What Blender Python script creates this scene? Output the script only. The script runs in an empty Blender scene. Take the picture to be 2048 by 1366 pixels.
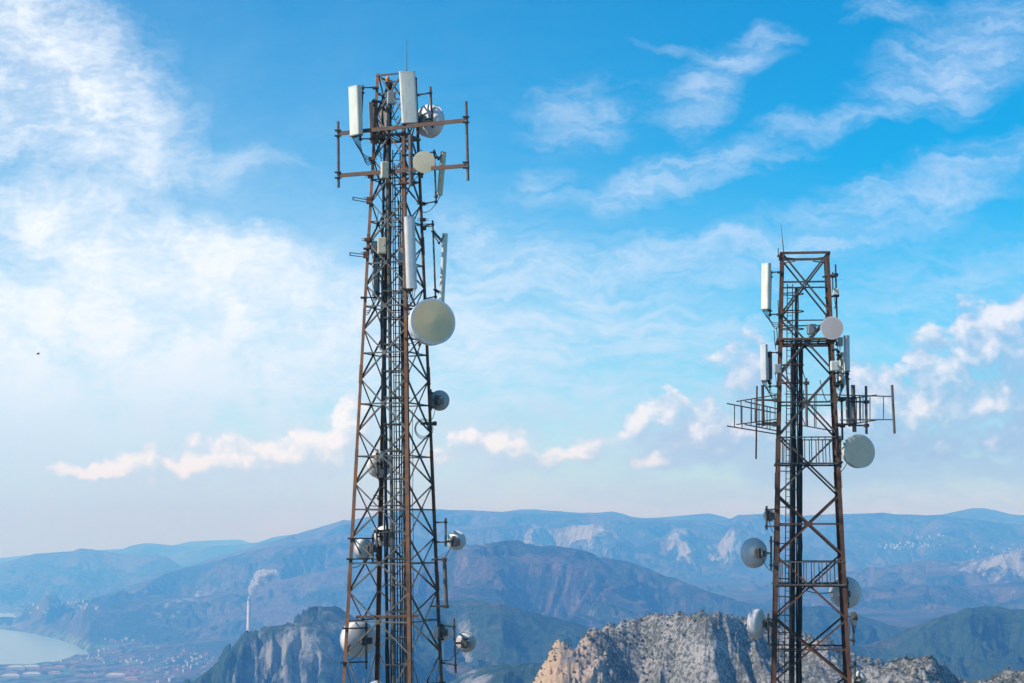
import bpy, math, random
import numpy as np
from mathutils import Vector, Matrix

S = bpy.context.scene
COL = S.collection
R = math.radians

# ------------------------------------------------------------------ camera
F = 3880.0                     # focal length in pixels of a 2048 px wide picture
CAMZ = 700.0                   # the photographer stands on a mountain top, 700 m above the sea
PITCH = math.atan((1060 - 683) / F)
cam_d = bpy.data.cameras.new("camera"); cam = bpy.data.objects.new("camera", cam_d); COL.objects.link(cam)
cam_d.sensor_width = 36.0; cam_d.lens = F / 2048 * 36; cam_d.clip_start = 0.5; cam_d.clip_end = 120000
cam.location = (0, 0, CAMZ); cam.rotation_euler = (math.pi / 2 + PITCH, 0, 0)
S.camera = cam

CP, SP = math.cos(PITCH), math.sin(PITCH)
def pt(px, py, Y):
    """world point that stands Y metres ahead in the direction seen at (px, py)"""
    u, v = (px - 1024) / F, (683 - py) / F
    y = CP - v * SP; z = SP + v * CP
    return Vector((u / y * Y, Y, CAMZ + z / y * Y))
def tanpl(px, py):
    p = pt(px, py, 1.0); return p.x, p.z - CAMZ

# ------------------------------------------------------------------ render, exposure
S.render.engine = 'CYCLES'
S.cycles.use_denoising = True
S.cycles.max_bounces = 6; S.cycles.volume_bounces = 1
S.cycles.diffuse_bounces = 2; S.cycles.glossy_bounces = 2; S.cycles.transparent_max_bounces = 8
S.cycles.volume_step_rate = 1.0; S.cycles.volume_max_steps = 64
S.cycles.sample_clamp_indirect = 6
S.view_settings.view_transform = 'Standard'; S.view_settings.look = 'None'
S.view_settings.exposure = 0.15; S.view_settings.gamma = 1.0

# ------------------------------------------------------------------ sun
SUN_DIR = Vector((-0.72, -0.26, 0.64)).normalized()      # towards the sun: high on the left, a little in front of the masts
sun_el = math.asin(SUN_DIR.z); sun_az = math.atan2(SUN_DIR.x, SUN_DIR.y)
sd = bpy.data.lights.new("sun", 'SUN'); sd.energy = 4.6; sd.angle = R(0.5); sd.color = (1.0, 0.94, 0.87)
so = bpy.data.objects.new("sun", sd); COL.objects.link(so)
so.rotation_euler = SUN_DIR.to_track_quat('Z', 'Y').to_euler(); so.location = (0, 0, 900)

# ------------------------------------------------------------------ node helper
class NT:
    flat = False                      # planar noise (for the sky)
    def __init__(s, tree): s.t = tree; s.n = tree.nodes; s.l = tree.links
    def node(s, kind, **kw):
        n = s.n.new(kind)
        for k, v in kw.items(): setattr(n, k, v)
        return n
    def put(s, sock, v):
        if v is None: return
        if isinstance(v, bpy.types.NodeSocket): s.l.new(v, sock)
        else: sock.default_value = v
    def math(s, op, a, b=None, c=None, clamp=False):
        n = s.node('ShaderNodeMath', operation=op, use_clamp=clamp)
        s.put(n.inputs[0], a); s.put(n.inputs[1], b); s.put(n.inputs[2], c); return n.outputs[0]
    def vmath(s, op, a, b=None, scale=None):
        n = s.node('ShaderNodeVectorMath', operation=op)
        s.put(n.inputs[0], a); s.put(n.inputs[1], b)
        if scale is not None: s.put(n.inputs[3], scale)
        return n.outputs['Value'] if op in ('LENGTH', 'DOT_PRODUCT', 'DISTANCE') else n.outputs[0]
    def rng(s, v, a, b, c=0.0, d=1.0, smooth=True):
        n = s.node('ShaderNodeMapRange', interpolation_type='SMOOTHSTEP' if smooth else 'LINEAR')
        s.put(n.inputs[0], v); s.put(n.inputs[1], a); s.put(n.inputs[2], b); s.put(n.inputs[3], c); s.put(n.inputs[4], d)
        return n.outputs[0]
    def mix(s, f, a, b, typ='RGBA', blend='MIX'):
        n = s.node('ShaderNodeMix', data_type=typ); 
        if typ == 'RGBA': n.blend_type = blend; ia, ib, o = 6, 7, 2
        else: ia, ib, o = 2, 3, 0
        s.put(n.inputs[0], f)
        for i, v in ((ia, a), (ib, b)):
            if isinstance(v, tuple) and len(v) == 3: v = (*v, 1)
            s.put(n.inputs[i], v)
        return n.outputs[o]
    def noise(s, vec, scale, detail=4, rough=0.55, dist=0.0, lac=2.0, out='Fac', typ='FBM'):
        n = s.node('ShaderNodeTexNoise'); n.noise_type = typ
        if s.flat: n.noise_dimensions = '2D'
        s.put(n.inputs['Vector'], vec); n.inputs['Scale'].default_value = scale; n.inputs['Detail'].default_value = detail
        n.inputs['Roughness'].default_value = rough; n.inputs['Distortion'].default_value = dist; n.inputs['Lacunarity'].default_value = lac
        return n.outputs[out]
    def mapping(s, vec, loc=(0, 0, 0), rot=(0, 0, 0), scale=(1, 1, 1), typ='POINT'):
        n = s.node('ShaderNodeMapping', vector_type=typ); s.put(n.inputs[0], vec)
        n.inputs[1].default_value = loc; n.inputs[2].default_value = rot; n.inputs[3].default_value = scale
        return n.outputs[0]

# ------------------------------------------------------------------ sky (real daylight sky with clouds)
W = bpy.data.worlds.new("World"); S.world = W; W.use_nodes = True
W.node_tree.nodes.clear()
w = NT(W.node_tree); w.flat = True
def blobsum(g, vec, blobs):
    """sum of soft ellipses in the plane (x/y, z/y) of the sky directions"""
    tot = None
    for (px, py, rx, ry, ang, amp) in blobs:
        if blobs is CUM: ry = ry * 1.35 + 4; rx = rx * .95
        cx, cz = tanpl(px, py)
        # each ellipse waits for the one before it (keeps the shader's working memory small)
        vk = vec if tot is None else g.vmath('MULTIPLY_ADD', tot, (1e-7, 1e-7, 0))
        if tot is not None: g.l.new(vec, vk.node.inputs[2])
        m = g.mapping(vk, (cx, cz, 0), (0, 0, R(ang)), (rx * 1.12 / F, ry * 1.12 / F, 1), 'TEXTURE')
        L = g.vmath('LENGTH', m)
        f = g.rng(L, 1.5, 0.0, 0.0, amp)
        tot = f if tot is None else g.math('ADD', tot, f)
    return tot
HIGH = [(90,150,190,170,0,.95),(230,240,160,110,-20,.7),(60,40,150,70,0,.5),(300,330,170,45,-8,.35),(500,330,120,25,-10,.25),
 (90,425,190,55,-20,.75),(300,490,240,75,-14,.9),(480,520,170,60,-12,.8),(350,610,260,90,-5,.7),(640,590,200,80,0,.5),
 (60,620,280,150,0,.5),(600,700,420,130,0,.4),(150,760,400,120,0,.45),(1000,680,350,110,0,.45),(960,470,110,60,-15,.5),
 (1000,560,200,50,0,.35),(1170,590,90,20,12,.55),(1160,225,115,60,0,.5),(1390,190,62,75,-35,.72),(1510,105,95,38,14,.7),
 (1390,100,100,16,-8,.35),(1430,330,190,38,10,.65),(1250,385,110,38,10,.55),(1080,360,50,40,0,.4),(1650,245,130,28,5,.55),
 (1850,160,120,75,15,.85),(1980,80,120,80,35,.8),(1790,25,75,30,0,.65),(1760,410,260,45,12,.6),(1950,350,150,60,15,.65),
 (1580,480,300,32,5,.5),(1320,530,300,50,2,.5),(1900,560,220,60,8,.5),(1300,650,260,50,0,.4),(1400,770,700,110,0,.4)]
CUM = [(420,938,250,20,2,.45),(1010,915,170,22,0,.4),(1400,870,150,22,0,.35),(1720,840,110,40,0,.5),(180,940,70,16,3,.85),(250,932,34,10,0,.6),(308,926,22,18,0,.75),(400,916,52,30,0,.9),(480,914,60,28,5,.85),(570,900,42,30,0,.9),(630,918,70,28,0,.75),
 (690,885,50,36,0,.8),(712,845,34,32,0,.8),(932,862,30,20,0,.65),(1000,893,60,22,-10,.7),(1085,912,45,16,0,.45),(1168,922,26,24,0,.6),(1200,893,60,18,0,.3),
 (1285,838,40,26,0,.9),(1337,826,26,20,0,.85),(1400,845,70,32,0,.6),(1440,890,90,20,0,.5),(1318,928,44,15,0,.55),(1490,745,85,50,20,.6),
 (1740,800,60,48,0,.75),(1860,795,75,45,0,.9),(1965,822,60,44,0,.9),(1880,850,190,40,0,.55),(2040,830,50,40,0,.7),(1870,895,130,20,0,.4),
 (1890,712,55,46,25,.6),(1985,668,75,52,30,.9),(2045,700,60,60,0,.8),(1970,735,120,26,0,.5)]
def cumgroup():
    g = bpy.data.node_groups.new("cumulus_field", 'ShaderNodeTree')
    g.interface.new_socket("Vector", in_out='INPUT', socket_type='NodeSocketVector')
    g.interface.new_socket("Density", in_out='OUTPUT', socket_type='NodeSocketFloat')
    g.interface.new_socket("Billow", in_out='OUTPUT', socket_type='NodeSocketFloat')
    q = NT(g); q.flat = True; i = q.node('NodeGroupInput'); o = q.node('NodeGroupOutput')
    vec = i.outputs[0]
    wn = q.noise(vec, 38, 5, 0.55, out='Color')
    wv = q.vmath('SCALE', q.vmath('SUBTRACT', wn, (0.5, 0.5, 0.5)), scale=0.022)
    v2 = q.vmath('ADD', vec, wv)
    B = blobsum(q, v2, CUM)
    n = q.noise(q.mapping(vec, scale=(1, 1.35, 1)), 60, 7, 0.62)
    # rounded billows
    def cells(scale):
        vo = q.node('ShaderNodeTexVoronoi', feature='F1', voronoi_dimensions='2D'); q.l.new(q.mapping(v2, scale=(1, 1.25, 1)), vo.inputs['Vector']); vo.inputs['Scale'].default_value = scale
        return q.math('SUBTRACT', 0.38, vo.outputs['Distance'])
    lump = q.math('ADD', q.math('MULTIPLY', cells(58), 0.75), q.math('MULTIPLY', cells(150), 0.35))
    nn = q.math('ADD', q.math('MULTIPLY', q.math('SUBTRACT', n, 0.5), 0.7), q.math('MULTIPLY', lump, 0.55))
    raw = q.math('ADD', B, q.math('MULTIPLY', nn, 1.5))
    Bs = q.math('SUBTRACT', 1.0, q.math('EXPONENT', q.math('MULTIPLY', B, -2.9)))
    d = q.math('ADD', Bs, q.math('MULTIPLY', q.math('MULTIPLY', nn, 1.9), q.math('MINIMUM', q.math('MULTIPLY', Bs, 2.5), 1.0)))
    q.l.new(d, o.inputs[0]); q.l.new(raw, o.inputs[1]); return g
def build_world():
    tc = w.node('ShaderNodeTexCoord')
    sep = w.node('ShaderNodeSeparateXYZ'); w.l.new(tc.outputs['Generated'], sep.inputs[0])
    ay = w.math('MAXIMUM', w.math('ABSOLUTE', sep.outputs[1]), 0.03)
    X = w.math('DIVIDE', sep.outputs[0], ay); Z = w.math('DIVIDE', sep.outputs[2], ay)
    cb = w.node('ShaderNodeCombineXYZ'); w.l.new(X, cb.inputs[0]); w.l.new(Z, cb.inputs[1])
    P = cb.outputs[0]
    sky = w.node('ShaderNodeTexSky', sky_type='NISHITA', sun_disc=False, sun_elevation=sun_el, sun_rotation=sun_az,
                 altitude=700.0, air_density=1.0, dust_density=0.35, ozone_density=4.0)
    hsv = w.node('ShaderNodeHueSaturation'); w.l.new(sky.outputs[0], hsv.inputs['Color'])
    hsv.inputs['Saturation'].default_value = SKY_SAT; hsv.inputs['Hue'].default_value = SKY_HUE; hsv.inputs['Value'].default_value = SKY_VAL
    base = hsv.outputs[0]
    # high thin cloud
    wn = w.noise(P, 16, 5, 0.6, out='Color')
    wv = w.vmath('SCALE', w.vmath('SUBTRACT', wn, (0.5, 0.5, 0.5)), scale=0.040)
    P2 = w.vmath('ADD', P, wv)
    B = blobsum(w, P2, HIGH)
    streak = w.noise(w.mapping(P2, rot=(0, 0, R(-13)), scale=(1.0, 4.6, 1)), 26, 9, 0.62, 0.15)
    puff = w.noise(P2, 30, 9, 0.60, 0.15)
    side = w.rng(X, -0.13, 0.02)
    n = w.mix(w.math('MULTIPLY_ADD', side, 0.5, 0.28), puff, streak, 'FLOAT')
    fine = w.noise(w.mapping(P, rot=(0, 0, R(-13)), scale=(1.0, 2.6, 1)), 120, 5, 0.65)
    n = w.math('ADD', w.math('MULTIPLY', n, 0.80), w.math('MULTIPLY', fine, 0.20))
    Bc = w.math('SUBTRACT', 1.0, w.math('EXPONENT', w.math('MULTIPLY', B, -1.25)))
    tex = w.rng(n, 0.35, 0.67, 0.0, 1.0)
    thin = w.math('MULTIPLY_ADD', Bc, 0.55, 0.10)                 # thick cloud keeps a body, thin cloud breaks up
    a1 = w.math('MULTIPLY', Bc, w.math('ADD', w.math('MULTIPLY', tex, w.math('SUBTRACT', 1.28, thin)), thin))
    a1 = w.math('MULTIPLY', w.rng(a1, 0.03, 0.95, 0.0, 0.93, smooth=False), w.math('MULTIPLY_ADD', side, -0.26, 1.0))
    # a faint veil that thickens towards the sun side and towards the horizon
    veil = w.math('MULTIPLY', w.rng(X, 0.22, -0.30, 0.0, 1.0), w.rng(Z, 0.28, 0.08, 0.10, 0.55))
    veil = w.math('ADD', veil, w.rng(Z, 0.20, 0.03, 0.0, 0.62))
    veil = w.math('MULTIPLY', veil, w.math('MULTIPLY_ADD', n, 1.6, 0.15), clamp=True)
    a1 = w.math('SUBTRACT', 1.0, w.math('MULTIPLY', w.math('SUBTRACT', 1.0, a1), w.math('SUBTRACT', 1.0, w.math('MULTIPLY', veil, 0.85))))
    ccol = w.mix(w.rng(X, 0.25, -0.25), (0.58, 0.73, 0.98), (0.90, 0.96, 1.04))
    ccol = w.mix(w.rng(Z, 0.12, 0.0), ccol, w.mix(w.rng(X, -0.05, 0.2), (0.50, 0.70, 1.0), (0.28, 0.45, 0.80)))
    ccol = w.vmath('SCALE', ccol, scale=CLOUD_V)
    c1 = w.mix(a1, base, ccol)
    # a dim far bank of haze under the cumulus, painted into the sky colour
    bankn = w.noise(w.mapping(P2, scale=(1, 3.2, 1)), 14, 6, 0.6)
    bank = w.math('MULTIPLY', w.rng(Z, 0.012, 0.030), w.rng(Z, 0.075, 0.045))
    bank = w.math('MULTIPLY', w.math('MULTIPLY', bank, w.rng(bankn, 0.36, 0.60)), w.rng(X, -0.16, 0.10, 0.25, 0.72))
    c1 = w.mix(bank, c1, w.vmath('SCALE', w.mix(w.rng(X, -0.1, 0.2), (0.58, 0.70, 0.90), (0.35, 0.47, 0.72)), scale=CLOUD_V))
    # low cumulus
    grp = cumgroup()
    def inst(v):
        k = w.node('ShaderNodeGroup'); k.node_tree = grp; w.l.new(v, k.inputs[0]); return k.outputs[0], k.outputs[1]
    d0, r0 = inst(w.vmath('ADD', P, w.vmath('SCALE', a1, scale=1e-7)))
    ds, r1 = inst(w.vmath('ADD', w.vmath('ADD', P, (-0.0040, 0.0075, 0)), w.vmath('SCALE', d0, scale=1e-7)))
    a2 = w.rng(d0, 0.16, 0.80, 0.0, 0.92)
    lit = w.rng(w.math('SUBTRACT', r0, r1), -0.28, 0.90)
    a2 = w.math('MULTIPLY', a2, w.math('MULTIPLY_ADD', lit, 0.34, 0.66))
    right = w.rng(X, -0.1, 0.2)
    dark = w.mix(right, (0.54, 0.68, 0.88), (0.31, 0.44, 0.70))
    bright = w.mix(right, (0.95, 0.98, 1.05), (0.82, 0.86, 0.98))
    cu = w.mix(lit, dark, bright)
    cu = w.vmath('SCALE', cu, scale=CLOUD_V)
    c2 = w.mix(a2, c1, cu)
    bg = w.node('ShaderNodeBackground'); w.l.new(c2, bg.inputs[0]); bg.inputs[1].default_value = SKY_STR
    out = w.node('ShaderNodeOutputWorld'); w.l.new(bg.outputs[0], out.inputs[0])
SKY_SAT, SKY_HUE, SKY_VAL, SKY_STR, CLOUD_V = 2.3, 0.490, 1.16, 0.12, 8.2
build_world()
W.cycles.sampling_method = 'MANUAL'; W.cycles.sample_map_resolution = 512

# ------------------------------------------------------------------ common helpers
def tag(o, label=None, cat=None, group=None, kind=None):
    if label: o['label'] = label
    if cat: o['category'] = cat
    if group: o['group'] = group
    if kind: o['kind'] = kind
    return o
def mesh_obj(name, verts, faces, mat, parent=None, smooth=False):
    me = bpy.data.meshes.new(name)
    verts = np.asarray(verts, dtype=np.float64)
    if isinstance(faces, np.ndarray):
        nf, k = faces.shape
        me.vertices.add(len(verts)); me.vertices.foreach_set('co', verts.astype(np.float32).ravel())
        me.loops.add(nf * k); me.loops.foreach_set('vertex_index', faces.astype(np.int32).ravel())
        me.polygons.add(nf); me.polygons.foreach_set('loop_start', (np.arange(nf) * k).astype(np.int32))
        me.update(calc_edges=True)
    else:
        me.from_pydata([tuple(v) for v in verts], [], faces); me.update()
    if smooth: me.polygons.foreach_set('use_smooth', [True] * len(me.polygons))
    if mat: me.materials.append(mat)
    o = bpy.data.objects.new(name, me); COL.objects.link(o)
    if parent: o.parent = parent
    return o
def principled(name, **kw):
    m = bpy.data.materials.new(name); m.use_nodes = True
    t = NT(m.node_tree); b = m.node_tree.nodes['Principled BSDF']
    for k, v in kw.items(): b.inputs[k].default_value = v
    return m, t, b

# ------------------------------------------------------------------ noise in numpy
_rs = np.random.RandomState(7)
_perm = np.concatenate([_rs.permutation(1024)] * 2)
_g = _rs.rand(1024) * 2 * np.pi; _gx, _gy = np.cos(_g), np.sin(_g)
def perlin(x, y):
    xi = np.floor(x).astype(np.int64); yi = np.floor(y).astype(np.int64)
    xf, yf = x - xi, y - yi
    u, v = xf ** 3 * (xf * (xf * 6 - 15) + 10), yf ** 3 * (yf * (yf * 6 - 15) + 10)
    def gr(ix, iy, fx, fy):
        h = _perm[_perm[ix & 1023] + (iy & 1023)] & 1023
        return _gx[h] * fx + _gy[h] * fy
    a = gr(xi, yi, xf, yf); b = gr(xi + 1, yi, xf - 1, yf)
    c = gr(xi, yi + 1, xf, yf - 1); d = gr(xi + 1, yi + 1, xf - 1, yf - 1)
    return (a + u * (b - a)) * (1 - v) + (c + u * (d - c)) * v
def fbm(x, y, wl, octv, rough=0.5, ridged=False, seed=0):
    t = np.zeros_like(x); a = 1.0; k = 1.0 / wl; s = 0
    for i in range(octv):
        p = perlin(x * k + 31.7 * i + seed * 13.1, y * k + 17.3 * i - seed * 7.7)
        t += a * ((1 - 2.6 * np.abs(p)) - 0.45 if ridged else p * 1.5); s += a
        a *= rough; k *= 2.03
    return t / s
def sstep(a, b, x):
    t = np.clip((x - a) / (b - a), 0, 1); return t * t * (3 - 2 * t)

# ------------------------------------------------------------------ the lie of the land: ridge lines (direction, height, distance)
def Xpx(px): return (px - 1024) / F / (CP + 0.085 * SP)
def crest(points, Y):
    ps = [pt(p[0], p[1], p[2] if len(p) > 2 else Y) for p in points]
    X = np.array([p.x / p.y for p in ps]); o = np.argsort(X)
    return X[o], np.array([p.z for p in ps])[o], np.array([p.y for p in ps])[o]
# crest points, distance, front steepness, back steepness, floor, noise amplitude, noise wavelength, rock
LAYERS = [
 dict(n='near', c=crest([(985,1480),(1030,1420),(1062,1368),(1078,1348),(1090,1318),(1112,1300),(1150,1296),(1168,1285),(1185,1270),(1205,1263),(1235,1258),(1265,1248),(1300,1240),(1320,1233),(1350,1229),(1380,1226),(1440,1228),
      (1500,1240),(1560,1256),(1620,1274),(1700,1302),(1740,1318),(1800,1342),(1850,1372),(1930,1420),(2100,1480)],1500), sf=.85, sb=.5, fl=250, na=10, nw=150),
 dict(n='knoll', c=crest([(1560,1500),(1680,1380),(1740,1342),(1780,1333),(1820,1330),(1850,1330),(1885,1344),(1920,1368),(1965,1378),(2000,1362),(2048,1347),(2120,1335),(2300,1330)],1050), sf=.7, sb=.4, fl=250, na=5, nw=90),
 dict(n='rocky_left', c=crest([(330,1400),(360,1378),(400,1352),(440,1325),(480,1286),(520,1264),(560,1255),(600,1249),(640,1243),(680,1243),(740,1255),(800,1290),(860,1340),(900,1400)],4300), sf=.75, sb=.5, fl=60, na=50, nw=420, cr=.42),
 dict(n='green', c=crest([(700,1290),(780,1235),(830,1210),(880,1202),(940,1199),(1000,1204),(1060,1219),(1110,1233),(1180,1256),(1240,1272),(1300,1300),(1400,1350)],5200), sf=.42, sb=.5, fl=180, na=26, nw=500, cr=.35),
 dict(n='low', c=crest([(860,1390),(900,1368),(930,1352),(970,1338),(1010,1330),(1060,1322),(1120,1320)],3300), sf=.4, sb=.4, fl=180, na=14, nw=250),
 dict(n='green_right', c=crest([(1560,1300),(1650,1286),(1720,1290),(1790,1272),(1840,1248),(1890,1228),(1940,1216),(1990,1215),(2048,1222),(2200,1215)],4600), sf=.38, sb=.5, fl=250, na=26, nw=450, cr=.35),
 dict(n='saddle', c=crest([(1200,1300),(1300,1262),(1420,1250),(1550,1215),(1640,1210),(1740,1238),(1800,1260)],6000), sf=.3, sb=.5, fl=250, na=20, nw=500),
 dict(n='mid', c=crest([(690,1320),(740,1240),(800,1165),(860,1122),(900,1098),(950,1091),(1000,1090),(1060,1090),(1120,1096),(1180,1108),(1240,1122),(1300,1140),(1370,1162),(1440,1188),(1500,1206),(1560,1220),(1640,1250),(1700,1290)],8200), sf=.36, sb=.45, fl=150, na=56, nw=800, cr=.3),
 dict(n='mid_fold', c=crest([(1080,1262),(1150,1228),(1240,1240),(1300,1232),(1400,1222),(1500,1238),(1560,1260)],7000), sf=.3, sb=.4, fl=150, na=30, nw=600),
 dict(n='left_low', c=crest([(-160,1210),(0,1262),(30,1244),(90,1216),(160,1208),(260,1200),(380,1196),(480,1180),(600,1150),(700,1130),(800,1120)],12500), sf=.30, sb=.4, fl=4, na=34, nw=900),
 dict(n='left_main', c=crest([(-300,1200),(0,1187),(30,1178),(80,1160),(180,1151),(260,1151),(330,1143),(400,1130),(460,1114),(520,1098),(560,1089),(600,1083),(630,1078),(645,1081),(660,1071),(680,1065),(700,1067),(760,1072),(860,1080),(960,1088),(1050,1095)],14500), sf=.30, sb=.4, fl=10, na=60, nw=1300),
 dict(n='left_far', c=crest([(-400,1140),(-60,1135),(0,1127),(30,1118),(70,1107),(110,1105),(145,1103),(160,1097),(185,1099),(215,1104),(250,1110),(275,1109),(310,1109),(335,1112),(352,1124),(380,1140),(500,1180)],20000), sf=.28, sb=.4, fl=10, na=35, nw=1500),
 dict(n='pale', c=crest([(-500,1150),(200,1112),(240,1100),(262,1091),(290,1086),(320,1088),(350,1092),(400,1093),(470,1090),(520,1084),(545,1075),(570,1071),(620,1065),(660,1063),(700,1064),(800,1066),(1000,1060)],26500), sf=.28, sb=.4, fl=10, na=30, nw=1800),
 dict(n='palest', c=crest([(-500,1128),(0,1116),(50,1110),(100,1106),(340,1092),(380,1083),(430,1081),(480,1079),(500,1086),(560,1090),(700,1100)],31500), sf=.28, sb=.4, fl=10, na=20, nw=2000),
 dict(n='valley_right', c=crest([(1300,1200),(1400,1180),(1480,1172),(1600,1158),(1700,1142),(1800,1128),(1860,1120),(1920,1122),(1980,1112),(2048,1095),(2200,1080)],11500), sf=.25, sb=.4, fl=300, na=45, nw=1000),
 dict(n='valley_fold', c=crest([(1380,1220),(1500,1200),(1620,1185),(1750,1175),(1850,1168),(1950,1172),(2048,1165),(2200,1160)],9200), sf=.22, sb=.4, fl=260, na=34, nw=800),
 dict(n='cliffs', c=crest([(840,1070),(900,1064),(1000,1052),(1050,1046),(1110,1058),(1140,1050),(1190,1048),(1230,1062),(1270,1090),(1330,1072),(1350,1056),(1375,1055),(1400,1078),(1440,1080),(1466,1048),(1500,1060),(1560,1075)],15000), sf=.55, sb=.5, fl=300, na=34, nw=450),
 dict(n='range', c=crest([(700,1040),(800,1022),(860,1018),(900,1019),(945,1020),(975,1022),(1010,1025),(1060,1026),(1120,1028),(1200,1031),(1260,1036),(1285,1038),(1340,1040),(1400,1040),(1440,1042),(1466,1036),(1476,1030),(1500,1029),(1560,1028),
      (1600,1030),(1660,1028),(1700,1027),(1745,1026),(1765,1024),(1790,1028),(1850,1030),(1880,1030),(1900,1034),(2048,1048),(2200,1050)],17000), sf=.36, sb=.4, fl=300, na=60, nw=1300),
 dict(n='back_range', c=crest([(950,1030),(1010,1023),(1045,1019),(1070,1019),(1100,1022),(1160,1026),(1200,1025),(1225,1023),(1245,1027),(1265,1034),(1290,1036),(1330,1034),(1365,1031),(1400,1028),(1420,1027),(1450,1034),(1470,1042),(1520,1050),(1760,1050),(1850,1036),(1890,1029),
      (1920,1021),(1945,1016),(1970,1016),(1995,1021),(2020,1028),(2048,1031),(2100,1034),(2300,1030)],20500), sf=.3, sb=.4, fl=300, na=30, nw=1500),
]
_nearsh = [(-600,1345),(-200,1338),(0,1331),(60,1331),(110,1327),(150,1319),(178,1311)]
_farsh = [(-600,1215),(-120,1235),(-10,1257),(40,1263),(80,1270),(120,1280),(150,1291),(178,1306)]
def shore(pts):
    X = []; Y = []
    for px, py in pts:
        a, b = tanpl(px, py); X.append(a); Y.append(-CAMZ / b)
    return np.array(X), np.array(Y)
NS, FS = shore(_nearsh), shore(_farsh)
def floor_h(X, y):
    r = np.clip((X - Xpx(190)) / (Xpx(560) - Xpx(190)), 0, 1)
    f = 7 + 110 * r ** 1.2 + 240 * sstep(Xpx(560), Xpx(1150), X)
    return f
def height(X, y):
    """terrain height at (x = X*y, y)"""
    x = X * y
    lowf = fbm(x, y, 2600, 3, seed=3)
    h = floor_h(X, y) + 14 * np.maximum(lowf, -.2) * sstep(Xpx(150), Xpx(500), X)
    base = floor_h(X, y)
    for L in LAYERS:
        cX, cz, cy = L['c']
        z = np.interp(X, cX, cz); d = np.interp(X, cX, cy)
        ow = np.maximum(np.maximum(cX[0] - X, X - cX[-1]), 0) * d          # past its end a ridge plunges
        fl = np.minimum(L['fl'], base)
        z = np.maximum(z - .30 * np.maximum(ow - 60, 0), fl - 6)
        # a ridge is not a straight line: it wanders in depth
        nw = L['nw']
        d = d + 0.05 * d * perlin(X * 22 + cy[0], X * 0 + 3.3)
        dy = y - d
        A = np.maximum(z - fl, 4)
        s = np.where(dy < 0, L['sf'], L['sb']); rr = 0.03 * nw
        q = np.sqrt(dy * dy + rr * rr) - rr
        e = np.exp(-q * s / A)
        hl = fl + A * e
        q = np.abs(dy)
        rid = fbm(x + .35 * nw * perlin(x / nw, y / nw + 9), y * .48, nw * .8, 6, .55, ridged=True, seed=cy[0] % 97)      # spurs and gullies run down the slope
        big = fbm(x, y, nw * 2.2, 2, seed=cy[0] % 53)
        k = sstep(0, nw * .45, q) * np.clip(4.0 * e, 0, 1)
        fine = fbm(x, y, nw * .22, 4, .6, seed=cy[0] % 31)
        hl = hl + 11.0 * L['na'] * np.minimum(rid - .11, .15) * (0.012 + 0.988 * k) + L['na'] * 1.6 * big * k + L['na'] * L.get('cr', .2) * fine
        h = np.maximum(h, hl)
    # the lake-like bay of the sea on the left
    yn = np.interp(X, *NS); yf = np.interp(X, *FS)
    wob = 90 * perlin(x / 500, y / 500) + 40 * perlin(x / 150, y / 150)
    inside = np.minimum(y - yn, yf - y) + wob
    bay = np.minimum(inside, (Xpx(183) - X) * 11000)
    a0, b0 = tanpl(30, 1245); sl = np.minimum(np.minimum(y - CAMZ / -tanpl(0, 1247)[1], CAMZ / -tanpl(0, 1226)[1] - y), (Xpx(34) - X) * 14000) + wob * .6
    bay = np.maximum(bay, sl)
    # beyond the stretch of country in view the land runs out to the sea on both sides
    bay = np.maximum(bay, np.maximum(-.37 - X, X - .40) * (y + 15000) + wob * 2)
    land = np.clip(-bay, 0, 1e9)
    h = np.where(bay > 0, -6 - bay * .02, np.minimum(h, 1.5 + land * .16 + np.maximum(land - 500, 0) * .35))
    return h, bay

def near_h(x, y):
    """the summit the photographer and the masts stand on"""
    r = np.sqrt(x * x + (y - 40) ** 2)
    h = CAMZ - 1.75 - 0.115 * np.clip(y, -200, 95) - 0.0 * r
    h = h - 0.02 * np.abs(x) - np.maximum(r - 75, 0) * .62
    return h + 0.35 * perlin(x / 6, y / 6) * sstep(6, 20, r) + .8 * perlin(x / 30, y / 30) * sstep(20, 60, r)
def grid_mesh(name, Xs, ys, hfun, mat, skirt=True):
    XX, YY = np.meshgrid(Xs, ys)
    h, rock = hfun(XX, YY)
    if skirt: h[0, :] -= 60; h[-1, :] -= 60
    v = np.stack([XX * YY, YY, h], -1).reshape(-1, 3)
    ny, nx = XX.shape; i = np.arange((ny - 1) * (nx - 1)); a = (i // (nx - 1)) * nx + i % (nx - 1)
    o = mesh_obj(name, v, np.stack([a, a + 1, a + nx + 1, a + nx], -1), mat, smooth=True)
    for k, arr in rock.items():
        at = o.data.attributes.new(k, 'FLOAT', 'POINT'); at.data.foreach_set('value', arr.astype(np.float32).ravel())
    return o

# places where bare limestone or soil shows: ellipses round world points (direction px,py at distance Y), size in metres
def spots(x, y, lst):
    t = np.zeros_like(x)
    for (px, py, Y, rx, ry, amp) in lst:
        c = pt(px, py, Y)
        q = np.sqrt(((x - c.x) / rx) ** 2 + ((y - c.y) / ry) ** 2)
        t = np.maximum(t, amp * np.clip(1.4 - q, 0, 1))
    return t
ROCK = [(1080,1080,14900,190,700,.6),(1180,1075,14900,230,700,.7),(1365,1078,14900,110,500,.85),(1450,1070,14900,110,500,.7),
        (1850,1090,13500,330,900,.45),(2010,1110,11200,330,900,.7),(400,1165,13000,150,900,.6),(370,1170,12500,160,900,.5),
        (600,1300,4100,80,350,.55),(560,1330,3900,60,300,.5),(650,1290,4100,50,300,.5),(500,1320,4000,60,300,.4),
        (930,1215,5000,30,120,.4),(960,1240,4800,25,100,.4),(930,1350,3200,60,240,.6),(870,1360,3100,60,240,.5)]
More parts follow.
